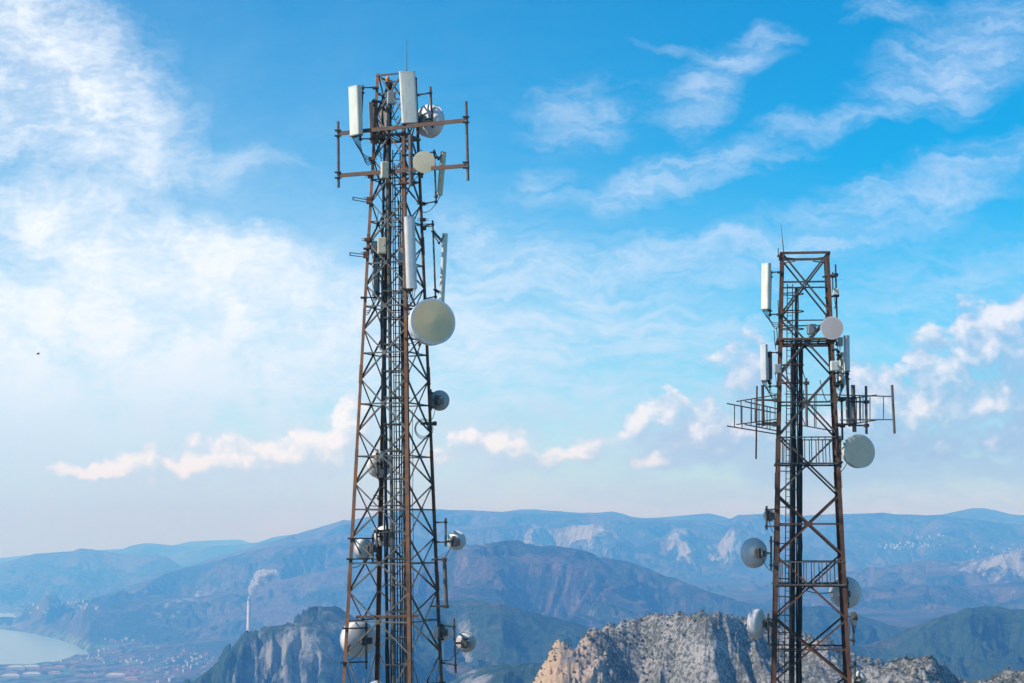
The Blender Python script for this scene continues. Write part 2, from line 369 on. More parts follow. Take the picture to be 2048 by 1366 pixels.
SOIL = [(990,1100,8100,190,120,1.0),(930,1108,8000,120,90,.8),(920,1130,7900,60,300,.5),(1040,1150,7600,260,240,.35),(1850,1082,13800,480,160,.8),(1500,1130,12500,250,160,.6),
        (1560,1112,12500,160,160,.5),(1990,1160,10000,250,100,.6),(300,1150,13000,260,160,.6),(640,1110,13800,300,300,.45),(680,1160,12000,250,300,.4),(560,1190,11000,200,300,.4),
        (250,1280,10800,160,100,.7),(1700,1190,9000,300,120,.3),(1260,1246,6600,50,40,1.3),(1850,1200,8600,260,120,.3)]
def h_far(X, y):
    h, bay = height(X, y); x = X * y
    dn = np.exp(-(np.abs(bay + 60) / 55.0) ** 2)
    return h, dict(rock=spots(x, y, ROCK), soil_or_sunlit=np.maximum(spots(x, y, SOIL), dn * .5), town=sstep(Xpx(560), Xpx(350), X) * sstep(60, 25, h))
def h_near(X, y):
    h, bay = height(X, y); x = X * y
    rk = fbm(x, y, 60, 5, .6, ridged=True, seed=11); bl = fbm(x, y, 16, 4, .6, seed=4)
    green = sstep(0, 60, y - np.interp(X, LAYERS[0]['c'][0], LAYERS[0]['c'][2]) * 1.0 + 10) 
    cliffy = sstep(Xpx(1260), Xpx(1110), X)
    h = h + (11.0 + 10 * cliffy) * (rk - .1) + 5.0 * bl + 2.4 * fbm(x, y, 9, 3, .6, ridged=True, seed=19) * (1 - .8 * green)
    # the cliff on the left end steps down in walls
    h = h + cliffy * 10 * np.round(fbm(x, y, 70, 2, seed=8) * 3) / 3
    return h, dict(rock=1.0 - .8 * green, soil_or_sunlit=np.clip(cliffy * 1.0, 0, 1), town=rk * 0)  # the second mask marks the left cliff, coloured warm as if in sun

def land_material(name, near=False):
    m, t, b = principled(name, Roughness=0.95); b.inputs['Specular IOR Level'].default_value = 0.1
    geo = t.node('ShaderNodeNewGeometry'); P = geo.outputs['Position']
    at = lambda k: t.node('ShaderNodeAttribute', attribute_name=k).outputs['Fac']
    rock, soil_or_sunlit, town = at('rock'), at('soil_or_sunlit'), at('town')
    nz = t.node('ShaderNodeSeparateXYZ'); t.l.new(geo.outputs['Normal'], nz.inputs[0])
    steep = t.math('SUBTRACT', 1.0, nz.outputs[2])
    if near:
        nA = t.noise(P, 0.030, 6, .65); nB = t.noise(P, 0.36, 6, .68); nC = t.noise(P, 0.07, 5, .6, typ='FBM')
        shr = t.rng(t.math('ADD', t.math('MULTIPLY', nB, 1.0), t.math('MULTIPLY', nA, .4)), .65, .76)
        shr = t.math('MULTIPLY', shr, t.rng(soil_or_sunlit, .9, .2, .25, 1.0))
        shr = t.math('MAXIMUM', shr, t.rng(rock, .6, .3))
        lime = t.mix(t.rng(nA, .35, .65), (.42, .385, .36), (.29, .265, .245))
        lime = t.mix(t.rng(nB, .52, .72), lime, (.54, .515, .49))
        sunlit_warm = t.math('MULTIPLY', soil_or_sunlit, t.rng(t.noise(t.mapping(P, scale=(1, 1, .25)), .05, 4, .6), .30, .50))
        lime = t.mix(sunlit_warm, lime, (.60, .40, .24))  # warm sunlight on the left cliff put into the rock colour
        grn = t.mix(t.rng(nB, .3, .7), (.07, .08, .05), (.14, .135, .09))
        col = t.mix(shr, lime, grn)
        bmp = t.node('ShaderNodeBump'); bmp.inputs['Strength'].default_value = 1.0; bmp.inputs['Distance'].default_value = 3.5
        t.l.new(t.noise(P, 0.16, 8, .72), bmp.inputs['Height']); t.l.new(bmp.outputs[0], b.inputs['Normal'])
    else:
        nA = t.noise(P, 0.0011, 6, .6); nB = t.noise(P, 0.010, 6, .68); nC = t.noise(P, .05, 4, .7)
        forest = t.mix(t.rng(nC, .35, .65), (.012, .026, .012), (.035, .052, .024))
        scrub = t.mix(t.rng(nC, .3, .7), (.075, .056, .042), (.15, .108, .078))
        sp_ = t.node('ShaderNodeSeparateXYZ'); t.l.new(P, sp_.inputs[0])
        forest = t.mix(t.rng(sp_.outputs[1], 7200, 4800), forest, t.mix(t.rng(nC, .4, .62), (.020, .048, .020), (.050, .080, .034)))
        nE = t.noise(P, .0038, 7, .62)
        sel = t.math('ADD', t.math('MULTIPLY', nA, .35), t.math('ADD', t.math('MULTIPLY', nE, .35), t.math('MULTIPLY', nB, .30)))
        col = t.mix(t.rng(t.math('ADD', sel, t.rng(sp_.outputs[1], 7000, 4800, 0, -.07)), .45, .545), forest, scrub)
        lim = t.mix(t.rng(nC, .3, .7), (.30, .28, .26), (.36, .34, .31))
        nD = t.noise(t.mapping(P, scale=(1, 1, .35)), .018, 6, .72)
        rk = t.rng(t.math('ADD', t.math('MULTIPLY', rock, .62), t.math('ADD', t.math('MULTIPLY', nD, 1.5), t.math('MULTIPLY', steep, .22))), .98, 1.30)
        col = t.mix(rk, col, lim)
        so_ = t.rng(t.math('ADD', t.math('MULTIPLY', soil_or_sunlit, .5), t.math('MULTIPLY', nD, 1.2)), .82, 1.12)
        col = t.mix(so_, col, (.30, .22, .155))
        fld = t.node('ShaderNodeTexVoronoi'); fld.inputs['Scale'].default_value = .012; t.l.new(P, fld.inputs['Vector'])
        fc = t.mix(.45, fld.outputs['Color'], (.16, .14, .08)); fc = t.mix(.6, fc, (.10, .105, .06))
        col = t.mix(t.math('MULTIPLY', town, t.rng(nB, .4, .6)), col, fc)
        bmp = t.node('ShaderNodeBump'); bmp.inputs['Strength'].default_value = 1.0; bmp.inputs['Distance'].default_value = 110.0
        t.l.new(t.noise(P, 0.0055, 10, .62), bmp.inputs['Height']); t.l.new(bmp.outputs[0], b.inputs['Normal'])
    t.l.new(col, b.inputs['Base Color'])
    return m
M_land, M_near = land_material("hillside_cover"), land_material("limestone_scrub", True)

def xs(spec):
    out = [np.arange(a, b, s) for a, b, s in spec]; return np.concatenate(out)
wide = lambda s: xs([(-.46, -.29, s * 5), (-.29, .29, s), (.29, .47, s * 5)])
tag(grid_mesh('rocky_hill', xs([(-.46, -.02, .006), (-.02, .0, .001), (.0, .262, .00034), (.262, .5, .003)]),
    np.concatenate([np.linspace(560, 900, 30), np.arange(905, 1700, 2.6), np.linspace(1705, 2300, 60)]), h_near, M_near), kind='structure')
tag(grid_mesh('hills', wide(.0006), np.concatenate([np.linspace(2250, 5600, 330), np.linspace(5610, 9600, 300)]), h_far, M_land), kind='structure')
tag(grid_mesh('mountains', wide(.0007), np.concatenate([np.linspace(9500, 18500, 480), np.linspace(18550, 22500, 90)]), h_far, M_land), kind='structure')
tag(grid_mesh('far_mountains', wide(.0016), np.linspace(22400, 35000, 260), h_far, M_land), kind='structure')

# summit ground round the camera and the masts
def summit():
    g = np.sign(np.linspace(-1, 1, 241)) * np.abs(np.linspace(-1, 1, 241)) ** 1.7 * 900
    XX, YY = np.meshgrid(g, g + 40)
    h = np.maximum(near_h(XX, YY), 60)
    v = np.stack([XX, YY, h], -1).reshape(-1, 3); n = 241
    i = np.arange((n - 1) ** 2); a = (i // (n - 1)) * n + i % (n - 1)
    o = mesh_obj('ground', v, np.stack([a, a + 1, a + n + 1, a + n], -1), M_near, smooth=True)
    at = o.data.attributes.new('rock', 'FLOAT', 'POINT'); at.data.foreach_set('value', np.ones(n * n, np.float32))
    tag(o, kind='structure')
summit()
# sea
m_sea, t, b = principled("sea_water", Roughness=0.28); b.inputs['Base Color'].default_value = (.27, .36, .39, 1); b.inputs['IOR'].default_value = 1.33
bm_ = t.node('ShaderNodeBump'); bm_.inputs['Strength'].default_value = .08; bm_.inputs['Distance'].default_value = 1.0
gp = t.node('ShaderNodeNewGeometry'); t.l.new(t.noise(gp.outputs['Position'], .08, 3), bm_.inputs['Height']); t.l.new(bm_.outputs[0], b.inputs['Normal'])
ang = np.linspace(0, 2 * np.pi, 97)[:-1]
sv = [(38500 * math.cos(a), 38500 * math.sin(a), 0) for a in ang]
tag(mesh_obj('sea', sv, [list(range(96))], m_sea), kind='structure')

# ------------------------------------------------------------------ haze: the humid air over the valleys
def haze():
    m = bpy.data.materials.new("haze_air"); m.use_nodes = True; t = NT(m.node_tree); m.node_tree.nodes.clear()
    pv = t.node('ShaderNodeVolumePrincipled'); pv.inputs['Color'].default_value = HAZE_COL
    pv.inputs['Absorption Color'].default_value = (1, 1, 1, 1)      # pure scattering, stronger in the blue
    pv.inputs['Density'].default_value = HAZE_DEN; pv.inputs['Anisotropy'].default_value = 0.0
    o = t.node('ShaderNodeOutputMaterial'); t.l.new(pv.outputs[0], o.inputs['Volume'])
    a, z0, z1 = 39000, -320, 1080
    v = [(x, y, z) for z in (z0, z1) for x, y in ((-a, -a), (a, -a), (a, a), (-a, a))]
    f = [(3, 2, 1, 0), (4, 5, 6, 7), (0, 1, 5, 4), (1, 2, 6, 5), (2, 3, 7, 6), (3, 0, 4, 7)]
    return tag(mesh_obj('haze', v, f, None) , kind='stuff'), m
HAZE_COL, HAZE_DEN = (.135, .44, 1.0, 1), 1.18e-4
hz, hm = haze(); hz.data.materials.append(hm)

# ================================================================== mesh builder
class MB:
    def __init__(s): s.v = []; s.f = []
    def add(s, vs, fs):
        o = len(s.v); s.v += [Vector(v) for v in vs]; s.f += [tuple(i + o for i in f) for f in fs]; return s
    def tube(s, pts, r, n=8):
        pts = [Vector(p) for p in pts]; m = len(pts)
        rs = r if isinstance(r, (list, tuple)) else [r] * m
        t0 = (pts[1] - pts[0]).normalized(); ref = Vector((0, 0, 1)) if abs(t0.z) < .9 else Vector((0, 1, 0))
        u = t0.cross(ref).normalized(); vs = []
        for i, p in enumerate(pts):
            t = (pts[min(i + 1, m - 1)] - pts[max(i - 1, 0)]).normalized()
            u = (u - t * u.dot(t)).normalized(); w_ = t.cross(u)
            for k in range(n):
                a = 2 * math.pi * (k + .5) / n; vs.append(p + (u * math.cos(a) + w_ * math.sin(a)) * rs[i])
        fs = [(i * n + k, i * n + (k + 1) % n, (i + 1) * n + (k + 1) % n, (i + 1) * n + k) for i in range(m - 1) for k in range(n)]
        fs += [tuple(range(n - 1, -1, -1)), tuple((m - 1) * n + k for k in range(n))]
        return s.add(vs, fs)
    def prism(s, prof, a, b, X, Y):
        """a flat outline (in the X, Y directions) drawn out from a to b"""
        a, b, n = Vector(a), Vector(b), len(prof)
        vs = [a + X * p[0] + Y * p[1] for p in prof] + [b + X * p[0] + Y * p[1] for p in prof]
        fs = [(k, (k + 1) % n, n + (k + 1) % n, n + k) for k in range(n)] + [tuple(range(n - 1, -1, -1)), tuple(range(n, 2 * n))]
        if X.cross(Y).dot(b - a) < 0: fs = [tuple(reversed(f)) for f in fs]
        return s.add(vs, fs)
    def angle(s, a, b, size, th, X, Y):
        return s.prism([(0, 0), (size, 0), (size, th), (th, th), (th, size), (0, size)], a, b, X, Y)
    def bar(s, a, b, w_, h, X=None):
        a, b = Vector(a), Vector(b); t = (b - a).normalized()
        if X is None: X = t.cross(Vector((0, 0, 1))) if abs(t.z) < .9 else Vector((1, 0, 0))
        X = (X - t * X.dot(t)).normalized(); Y = t.cross(X)
        c = min(w_, h) * .12
        w2, h2 = w_ / 2, h / 2
        return s.prism([(-w2 + c, -h2), (w2 - c, -h2), (w2, -h2 + c), (w2, h2 - c), (w2 - c, h2), (-w2 + c, h2), (-w2, h2 - c), (-w2, -h2 + c)], a, b, X, Y)
    def box(s, c, ax, ay, az, w_, d, h, bev=.012):
        """box centred on c: w_ along ax, d along ay, h along az, with softened edges"""
        c = Vector(c); vs = []; 
        lv = [(-h / 2, bev), (-h / 2 + bev, 0), (h / 2 - bev, 0), (h / 2, bev)]
        for (z, i) in lv:
            w2, d2, k = w_ / 2 - i, d / 2 - i, bev
            for (x, y) in ((-w2 + k, -d2), (w2 - k, -d2), (w2, -d2 + k), (w2, d2 - k), (w2 - k, d2), (-w2 + k, d2), (-w2, d2 - k), (-w2, -d2 + k)):
                vs.append(c + ax * x + ay * y + az * z)
        fs = [(l * 8 + k, l * 8 + (k + 1) % 8, (l + 1) * 8 + (k + 1) % 8, (l + 1) * 8 + k) for l in range(3) for k in range(8)]
        fs += [tuple(range(7, -1, -1)), tuple(range(24, 32))]
        if ax.cross(ay).dot(az) < 0: fs = [tuple(reversed(f)) for f in fs]
        return s.add(vs, fs)
    def lathe(s, prof, o, a, n=44):
        o, a = Vector(o), Vector(a).normalized()
        ref = Vector((0, 0, 1)) if abs(a.z) < .9 else Vector((1, 0, 0)); u = a.cross(ref).normalized(); w_ = a.cross(u)
        vs = []; m = len(prof)
        for (r, h) in prof:
            for k in range(n):
                g = 2 * math.pi * k / n; vs.append(o + a * h + (u * math.cos(g) + w_ * math.sin(g)) * max(r, 1e-4))
        fs = [(i * n + k, i * n + (k + 1) % n, (i + 1) * n + (k + 1) % n, (i + 1) * n + k) for i in range(m - 1) for k in range(n)]
        fs += [tuple(range(n - 1, -1, -1)), tuple((m - 1) * n + k for k in range(n))]
        return s.add(vs, fs)
    def build(s, name, mat, parent=None, smooth=True):
        me = bpy.data.meshes.new(name); o0 = parent_origin(parent) if parent else Vector((0, 0, 0))
        me.from_pydata([tuple(v - o0) for v in s.v], [], s.f); me.update()
        if mat: me.materials.append(mat)
        if smooth:
            me.polygons.foreach_set('use_smooth', [True] * len(me.polygons)); me.set_sharp_from_angle(angle=R(33))
        o = bpy.data.objects.new(name, me); COL.objects.link(o)
        if parent: o.parent = parent
        return o
def parent_origin(p):
    o = Vector((0, 0, 0))
    while p is not None: o = o + p.location; p = p.parent
    return o
def empty(name, loc, label, cat, group=None):
    e = bpy.data.objects.new(name, None); COL.objects.link(e); e.location = loc; e.empty_display_size = .3
    tag(e, label, cat, group); return e
def sag(a, b, drop, n=9, side=Vector((0, 0, 0))):
    a, b = Vector(a), Vector(b)
    return [a.lerp(b, i / n) + (Vector((0, 0, -drop)) + side) * (4 * (i / n) * (1 - i / n)) for i in range(n + 1)]

# ================================================================== materials
def metal_mat(name, c1, c2, scale, c3=None, rough=.7, metallic=.0, lo=.42, hi=.6, stain=None):
    m, t, b = principled(name, Roughness=rough, Metallic=metallic)
    P = t.node('ShaderNodeNewGeometry').outputs['Position']
    n1 = t.noise(P, scale, 6, .65); n2 = t.noise(P, scale * 6, 4, .7)
    v = t.math('ADD', t.math('MULTIPLY', n1, .65), t.math('MULTIPLY', n2, .35))
    col = t.mix(t.rng(v, lo, hi), c1, c2)
    if c3:
        n3 = t.noise(t.mapping(P, (5, 3, 1)), scale * .7, 5, .7); col = t.mix(t.rng(n3, .55, .66), col, c3)
    if stain:   # streaks of rust or dirt washed downwards
        n4 = t.noise(t.mapping(P, (1, 2, 3), scale=(9, 9, .8)), 1.0, 4, .6); col = t.mix(t.rng(n4, .56, .75, 0, .6), col, stain)
    t.l.new(col, b.inputs['Base Color'])
    bp = t.node('ShaderNodeBump'); bp.inputs['Strength'].default_value = .25; bp.inputs['Distance'].default_value = .01
    t.l.new(n2, bp.inputs['Height']); t.l.new(bp.outputs[0], b.inputs['Normal'])
    t.l.new(t.rng(v, .3, .7, rough + .1, rough - .12), b.inputs['Roughness'])
    return m
M_rust = metal_mat("rusted_angle_steel", (.23, .098, .040), (.10, .050, .030), 2.2, (.14, .11, .085), .85)
M_rust_b = metal_mat("brown_rusted_steel", (.15, .066, .034), (.070, .036, .025), 2.0, (.11, .085, .06), .85)
M_galv = metal_mat("weathered_galvanised_steel", (.15, .15, .13), (.075, .072, .066), 3.0, (.11, .065, .042), .6, .25)
M_galv_b = metal_mat("dull_galvanised_steel", (.10, .092, .085), (.055, .047, .042), 3.0, (.11, .055, .03), .65, .2)
M_beam = metal_mat("rust_stained_beam", (.16, .085, .05), (.09, .055, .04), 3.0, (.14, .12, .10), .75)
M_tube = metal_mat("grey_brown_tube", (.18, .145, .135), (.11, .085, .078), 4.0, (.15, .08, .05), .6, .2)
M_dark = metal_mat("dark_steel", (.045, .043, .042), (.075, .06, .05), 5.0, None, .55, .3)
M_cable, _, _ = principled("black_cable_jacket", Roughness=.5); M_cable.node_tree.nodes['Principled BSDF'].inputs['Base Color'].default_value = (.012, .013, .018, 1)
M_panel = metal_mat("pale_grey_fibreglass", (.74, .72, .60), (.67, .65, .55), 1.2, None, .5, 0, stain=(.38, .38, .32))
M_white = metal_mat("white_fibreglass", (.66, .67, .65), (.58, .59, .58), 1.2, None, .5, 0, stain=(.45, .43, .38))
M_oldpanel = metal_mat("brown_grey_plastic", (.34, .31, .28), (.26, .22, .19), 1.5, None, .6, 0, stain=(.18, .12, .08))
M_beige = metal_mat("aged_beige_plastic", (.74, .62, .42), (.66, .54, .35), 2.0, None, .55, 0, stain=(.40, .30, .18))
M_radome = metal_mat("beige_grey_radome_fabric", (.95, .67, .36), (.88, .61, .33), 1.0, None, .7, 0)
M_radome2 = metal_mat("pinkish_grey_radome", (.52, .45, .42), (.46, .41, .39), 1.0, None, .7, 0)
M_radome3 = metal_mat("cool_grey_radome", (.88, .67, .46), (.80, .61, .42), 1.0, None, .7, 0)
M_shell = metal_mat("white_painted_reflector", (.80, .75, .70), (.70, .66, .62), 2.0, None, .5, 0, stain=(.46, .36, .28))
M_shellg = metal_mat("grey_painted_reflector", (.56, .53, .50), (.46, .44, .42), 2.0, None, .5, 0, stain=(.30, .26, .22))
M_box = metal_mat("grey_equipment_paint", (.42, .44, .43), (.34, .36, .35), 2.0, None, .5, 0)
M_boxd = metal_mat("dark_grey_radio_casting", (.20, .21, .21), (.14, .14, .15), 3.0, None, .5, .1)
M_amber, _, ab = principled("amber_lens", Roughness=.25); ab.inputs['Base Color'].default_value = (.75, .20, .03, 1)
M_conc = metal_mat("concrete", (.36, .35, .33), (.28, .27, .25), 1.5, None, .9)

# ================================================================== lattice masts
class Mast:
    """a four-legged tapering lattice mast"""
    def __init__(s, x, D, Rtop, Rbot, ztop, zbot, phi, label, name='lattice_mast'):
        s.x, s.D, s.Rt, s.Rb, s.zt, s.zb, s.phi = x, D, Rtop, Rbot, ztop, zbot, phi
        s.g = float(near_h(np.array([x]), np.array([D]))[0]) - .3
        s.root = empty(name, (x, D, s.g), label, 'mast')
        s.axis = Vector((x, D, 0))
    def rad(s, z): return s.Rt + (s.Rb - s.Rt) * (s.zt - z) / (s.zt - s.zb)
    def leg(s, k, z):
        a = s.phi + k * math.pi / 2; r = s.rad(z)
        return Vector((s.x + r * math.cos(a), s.D + r * math.sin(a), z))
    def P(s, px, py, dd=0.0): return pt(px, py, s.D + dd)
    def Z(s, py): return pt(1024, py, s.D).z
    def near(s, p):
        """nearest leg point at the height of p"""
        return min((s.leg(k, p.z) for k in range(4)), key=lambda q: (q - Vector(p)).length)
    def legs(s, size, th, mat, splices, zjoin):
        for k in range(4):
            a, b = s.leg(k, s.zt), s.leg(k, s.g)
            X = (s.leg((k + 1) % 4, s.zt) - a); X.z = 0; X.normalize(); Y = (s.leg((k - 1) % 4, s.zt) - a); Y.z = 0; Y.normalize()
            o = MB().angle(a, s.leg(k, zjoin), size * .86, th, X, Y).angle(s.leg(k, zjoin) - (X + Y) * .004, b, size, th, X, Y).build('leg', mat, s.root)
            for z in splices:
                m = MB(); c0 = s.leg(k, z + .36) - (X + Y) * .012; c1 = s.leg(k, z - .36) - (X + Y) * .012
                m.angle(c0, c1, size * 1.02, .012, X, Y)
                for i in range(7):
                    q = s.leg(k, z + .3 - i * .1)
                    for d1, d2 in ((X, Y), (Y, X)):
                        m.tube([q + d1 * size * .35 - d2 * .05, q + d1 * size * .35 + d2 * .05], .011, 6)
                        m.tube([q + d1 * size * .75 - d2 * .045, q + d1 * size * .75 + d2 * .05], .011, 6)
                m.build('splice_plate', mat, o)
            MB().box(s.leg(k, s.g + .05), Vector((1, 0, 0)), Vector((0, 1, 0)), Vector((0, 0, 1)), .9, .9, .7, .03).build('footing', M_conc, s.root)
    def lattice(s, nodes, size, mat, mats_by_face=None, double=False):
        """nodes: heights of the leg joints; each bay has an X on every face and a ring at the crossing"""
        ctr = Vector((s.x, s.D, 0))
        for i in range(len(nodes) - 1):
            z0, z1 = nodes[i], nodes[i + 1]
            for k in range(4):
                mt = (mats_by_face or {}).get((k, i), mat)
                inw = None
                for (za, zb, off) in ((z0, z1, 0.0), (z1, z0, .022)):
                    a, b = s.leg(k, za), s.leg((k + 1) % 4, zb)
                    face = (s.leg((k + 1) % 4, za) - a).normalized(); inw = face.cross(Vector((0, 0, 1))); 
                    if inw.dot(ctr - Vector((a.x, a.y, 0))) < 0: inw = -inw
                    t = (b - a).normalized(); Y = t.cross(inw).normalized()
                    a2, b2 = a + face * .05 + inw * (.02 + off), b - face * .05 + inw * (.02 + off)
                    MB().angle(a2 - Y * size / 2, b2 - Y * size / 2, size, .008, Y, inw).build('brace', mt, s.root, smooth=False)
                # crossbar through the crossing of the X
                A, B = s.leg(k, (z0)), s.leg((k + 1) % 4, z0); wt, wb = s.rad(z0), s.rad(z1); zm = z0 + (z1 - z0) * wt / (wt + wb)
                a, b = s.leg(k, zm), s.leg((k + 1) % 4, zm); face = (b - a).normalized()
                MB().angle(a + face * .04 + inw * .046 - Vector((0, 0, size * .4)), b - face * .04 + inw * .046 - Vector((0, 0, size * .4)), size * .9, .008, Vector((0, 0, 1)), inw).build('crossbar', mt, s.root, smooth=False)
                c = (a + b) / 2 + inw * .012
                if double: MB().box(c, face, inw, Vector((0, 0, 1)), .16, .012, .16, .003).build('gusset', mt, s.root, smooth=False)
    def ring(s, z, size, mat, name='crossbar', h=None):
        for k in range(4):
            a, b = s.leg(k, z), s.leg((k + 1) % 4, z); face = (b - a).normalized()
            MB().bar(a + face * .03, b - face * .03, size, h or size, Vector((0, 0, 1))).build(name, mat, s.root, smooth=False)

UP = Vector((0, 0, 1))
# ---------------------------------------------------------------- the left, taller mast
xA = -4.54; DA = 75.0
A = Mast(xA, DA, 43.5 / 51.7, 105 / 51.7, pt(1024, 151, DA).z, pt(1024, 1360, DA).z, math.pi + R(22.6),
         "taller lattice mast on the left, rust brown legs with grey crossed bracing")
A.legs(.145, .014, M_rust, [A.Z(489), A.Z(750), A.Z(1163)], A.Z(900))
nA = [A.Z(y) for y in (151, 236, 322, 407, 490, 573, 661, 760, 863, 968, 1074, 1182, 1304)]
A.lattice(nA, .058, M_galv, double=True)
A.ring(A.Z(155), .06, M_beam); 
# the bay below the picture, down to the footings
m = MB()
for k in range(4):
    for (za, zb) in ((nA[-1], A.g + .5), (A.g + .5, nA[-1])): m.bar(A.leg(k, za), A.leg((k + 1) % 4, zb), .06, .012, UP)
m.build('foot_bracing', M_galv, A.root)
def runs(T, lst):
    for (name, mat, xt, yt, xb, yb, r, dd) in lst:
        a, b = T.P(xt, yt, dd), T.P(xb, yb, dd); rnd = random.Random(int(xt * 7 + yb)); n = 26
        pts = [a.lerp(b, i / n) + Vector((rnd.uniform(-1, 1), rnd.uniform(-1, 1), 0)) * (0 if mat is not M_cable else .012 + r * .25) for i in range(n + 1)]
        MB().tube(pts if mat is M_cable else [a, b], r, 8 if r > .03 else 6).build(name, mat, T.root)
runs(A, [('riser_pipe', M_galv, 775, 290, 790, 1560, .072, -.35),
  ('cable', M_cable, 770, 200, 762, 700, .055, .3), ('cable', M_cable, 768, 560, 779, 1560, .05, -.1), ('cable', M_cable, 765, 480, 774, 1560, .035, .25),
  ('cable', M_cable, 781, 250, 783, 1560, .045, .2), ('cable', M_cable, 789, 330, 797, 1560, .026, .3), ('cable', M_cable, 797, 400, 802, 1560, .030, .35),
  ('cable', M_cable, 801, 300, 806, 1560, .026, .4), ('cable', M_cable, 804, 300, 810, 1560, .024, .45),
  ('conduit', M_dark, 806, 600, 816, 1560, .075, .25), ('cable', M_cable, 811, 560, 820, 1560, .045, .1), ('cable', M_cable, 800, 470, 815, 1560, .03, .3),
  ('wire', M_cable, 825, 820, 828, 1560, .012, -1.2)])
def ladder(T, top, bot, hw, dd, mat, name='ladder', step=.3):
    a, b = T.P(*top, dd), T.P(*bot, dd); m = MB(); X = Vector((hw, 0, 0))
    m.tube([a - X, b - X], .022, 6); m.tube([a + X, b + X], .022, 6)
    L = (b - a).length; n = int(L / step)
    for i in range(n):
        c = a.lerp(b, (i + .5) / n); m.tube([c - X, c + X], .012, 6)
    return m.build(name, mat, T.root)
ladder(A, (796, 300), (803, 1560), .21, -.05, M_galv_b, step=.27)
for i in range(16):
    y = 584 + i * 53 + (3 if i > 6 else 0)
    c = A.P(793 + (y - 584) * .006, y, -.1); m = MB()
    m.tube([c + Vector((.49 * math.cos(t), .36 * math.sin(t), 0)) for t in np.linspace(0, 2 * math.pi, 25)], .024, 6)
    m.bar(c + Vector((-.5, -.37, 0)), c + Vector((.36, -.37, 0)), .05, .05)
    m.build('cage_hoop', M_galv, A.root)
# work platform just under the head of the mast
z = A.Z(276); m = MB()
for k in range(4):
    a, b = A.leg(k, z), A.leg((k + 1) % 4, z); m.bar(a, b, .09, .11, UP)
for i in range(7):
    t = (i + .5) / 7; m.bar(A.leg(0, z).lerp(A.leg(1, z), t), A.leg(3, z).lerp(A.leg(2, z), t), .07, .02)
m.build('platform', M_beam, A.root)
MB().bar(A.P(713, 1234, -.6), A.P(836, 1232, -1.0), .10, .16, UP).build('support_beam', M_beam, A.root)
MB().tube([A.P(821, 270, -1.15), A.P(822, 372, -1.15)], .085, 14).build('support_tube', M_tube, A.root)
MB().bar(A.P(797, 366, -1.0), A.P(832, 366, -1.0), .09, .12, UP).build('clamp', M_rust, A.root)
for (x, y) in ((741, 322), (739, 357), (739, 401), (735, 483), (734, 510), (840, 404), (843, 436)):
    c = A.near(A.P(x, y)); m = MB(); m.box(c, Vector((1, 0, 0)), Vector((0, 1, 0)), UP, .22, .22, .12, .01)
    for dz in (-.03, .03): m.tube([c + Vector((-.22, -.06, dz)), c + Vector((.22, -.06, dz))], .012, 6)
    m.build('clamp', M_rust, A.root)
# loose cable loops that hang inside the lattice
rnd = random.Random(3)
for (x0, y0, x1, y1, dr) in ((757, 278, 765, 330, .1), (792, 260, 826, 300, .2), (770, 300, 812, 330, .3), (746, 330, 772, 372, .2), (752, 380, 798, 430, .25),
      (790, 380, 830, 470, .2), (757, 420, 742, 500, .15), (770, 460, 752, 560, .1), (806, 590, 838, 640, .3), (800, 300, 836, 350, .2), (775, 215, 797, 232, .3), (783, 205, 800, 245, .35),
      (760, 560, 790, 640, .2), (812, 610, 826, 680, .15), (748, 205, 790, 275, .25), (800, 640, 812, 760, .08), (738, 1010, 772, 1003, .1)):
    MB().tube(sag(A.P(x0, y0, rnd.uniform(-.8, .5)), A.P(x1, y1, rnd.uniform(-.8, .5)), dr, 12), .016, 6).build('cable', M_cable, A.root)

# ---------------------------------------------------------------- the right mast
xB = 12.16; DB = 80.0
B = Mast(xB, DB, 48.3 / 48.5 * math.sqrt(2) * .985, 79.5 / 48.5 * math.sqrt(2) * .96, pt(1024, 510, DB).z, pt(1024, 1366, DB).z, R(-135 - 6.6),
         "shorter lattice mast on the right, square top, brown rusted legs and braces")
B.legs(.165, .016, M_rust_b, [B.Z(960)], B.Z(990))
nB = [B.Z(y) for y in (512, 632, 748, 872, 990, 1110, 1235, 1358, 1480)]
fb = {(0, i): M_rust_b for i in range(4, 8)}
B.lattice(nB, .075, M_galv_b, fb, double=True)
B.ring(B.Z(512), .10, M_rust_b); B.ring(B.Z(646), .05, M_galv_b); B.ring(B.Z(683), .09, M_beam, 'platform_beam', .22); B.ring(B.Z(929), .07, M_galv_b, 'platform_beam', .14); B.ring(B.Z(1168), .07, M_galv, 'platform_beam', .12)
m = MB()
for k in range(4):
    for (za, zb) in ((nB[-1], B.g + .4), (B.g + .4, nB[-1])): m.bar(B.leg(k, za), B.leg((k + 1) % 4, zb), .07, .012, UP)
m.build('foot_bracing', M_galv_b, B.root)
m = MB()                                                # the top frame has short knees towards its middle
zt = B.Z(520)
for k in range(4):
    a, b = B.leg(k, zt), B.leg((k + 1) % 4, zt); mid = (a + b) / 2; cc = Vector((B.x, B.D, zt))
    m.bar(a, a.lerp(cc, .62), .06, .04)
m.build('top_frame', M_rust_b, B.root)
for i in range(6):                                       # platform deck
    t = (i + .5) / 6; zz = B.Z(681); m = MB(); m.bar(B.leg(0, zz).lerp(B.leg(1, zz), t), B.leg(3, zz).lerp(B.leg(2, zz), t), .09, .03); m.build('deck_plank', M_beam, B.root)
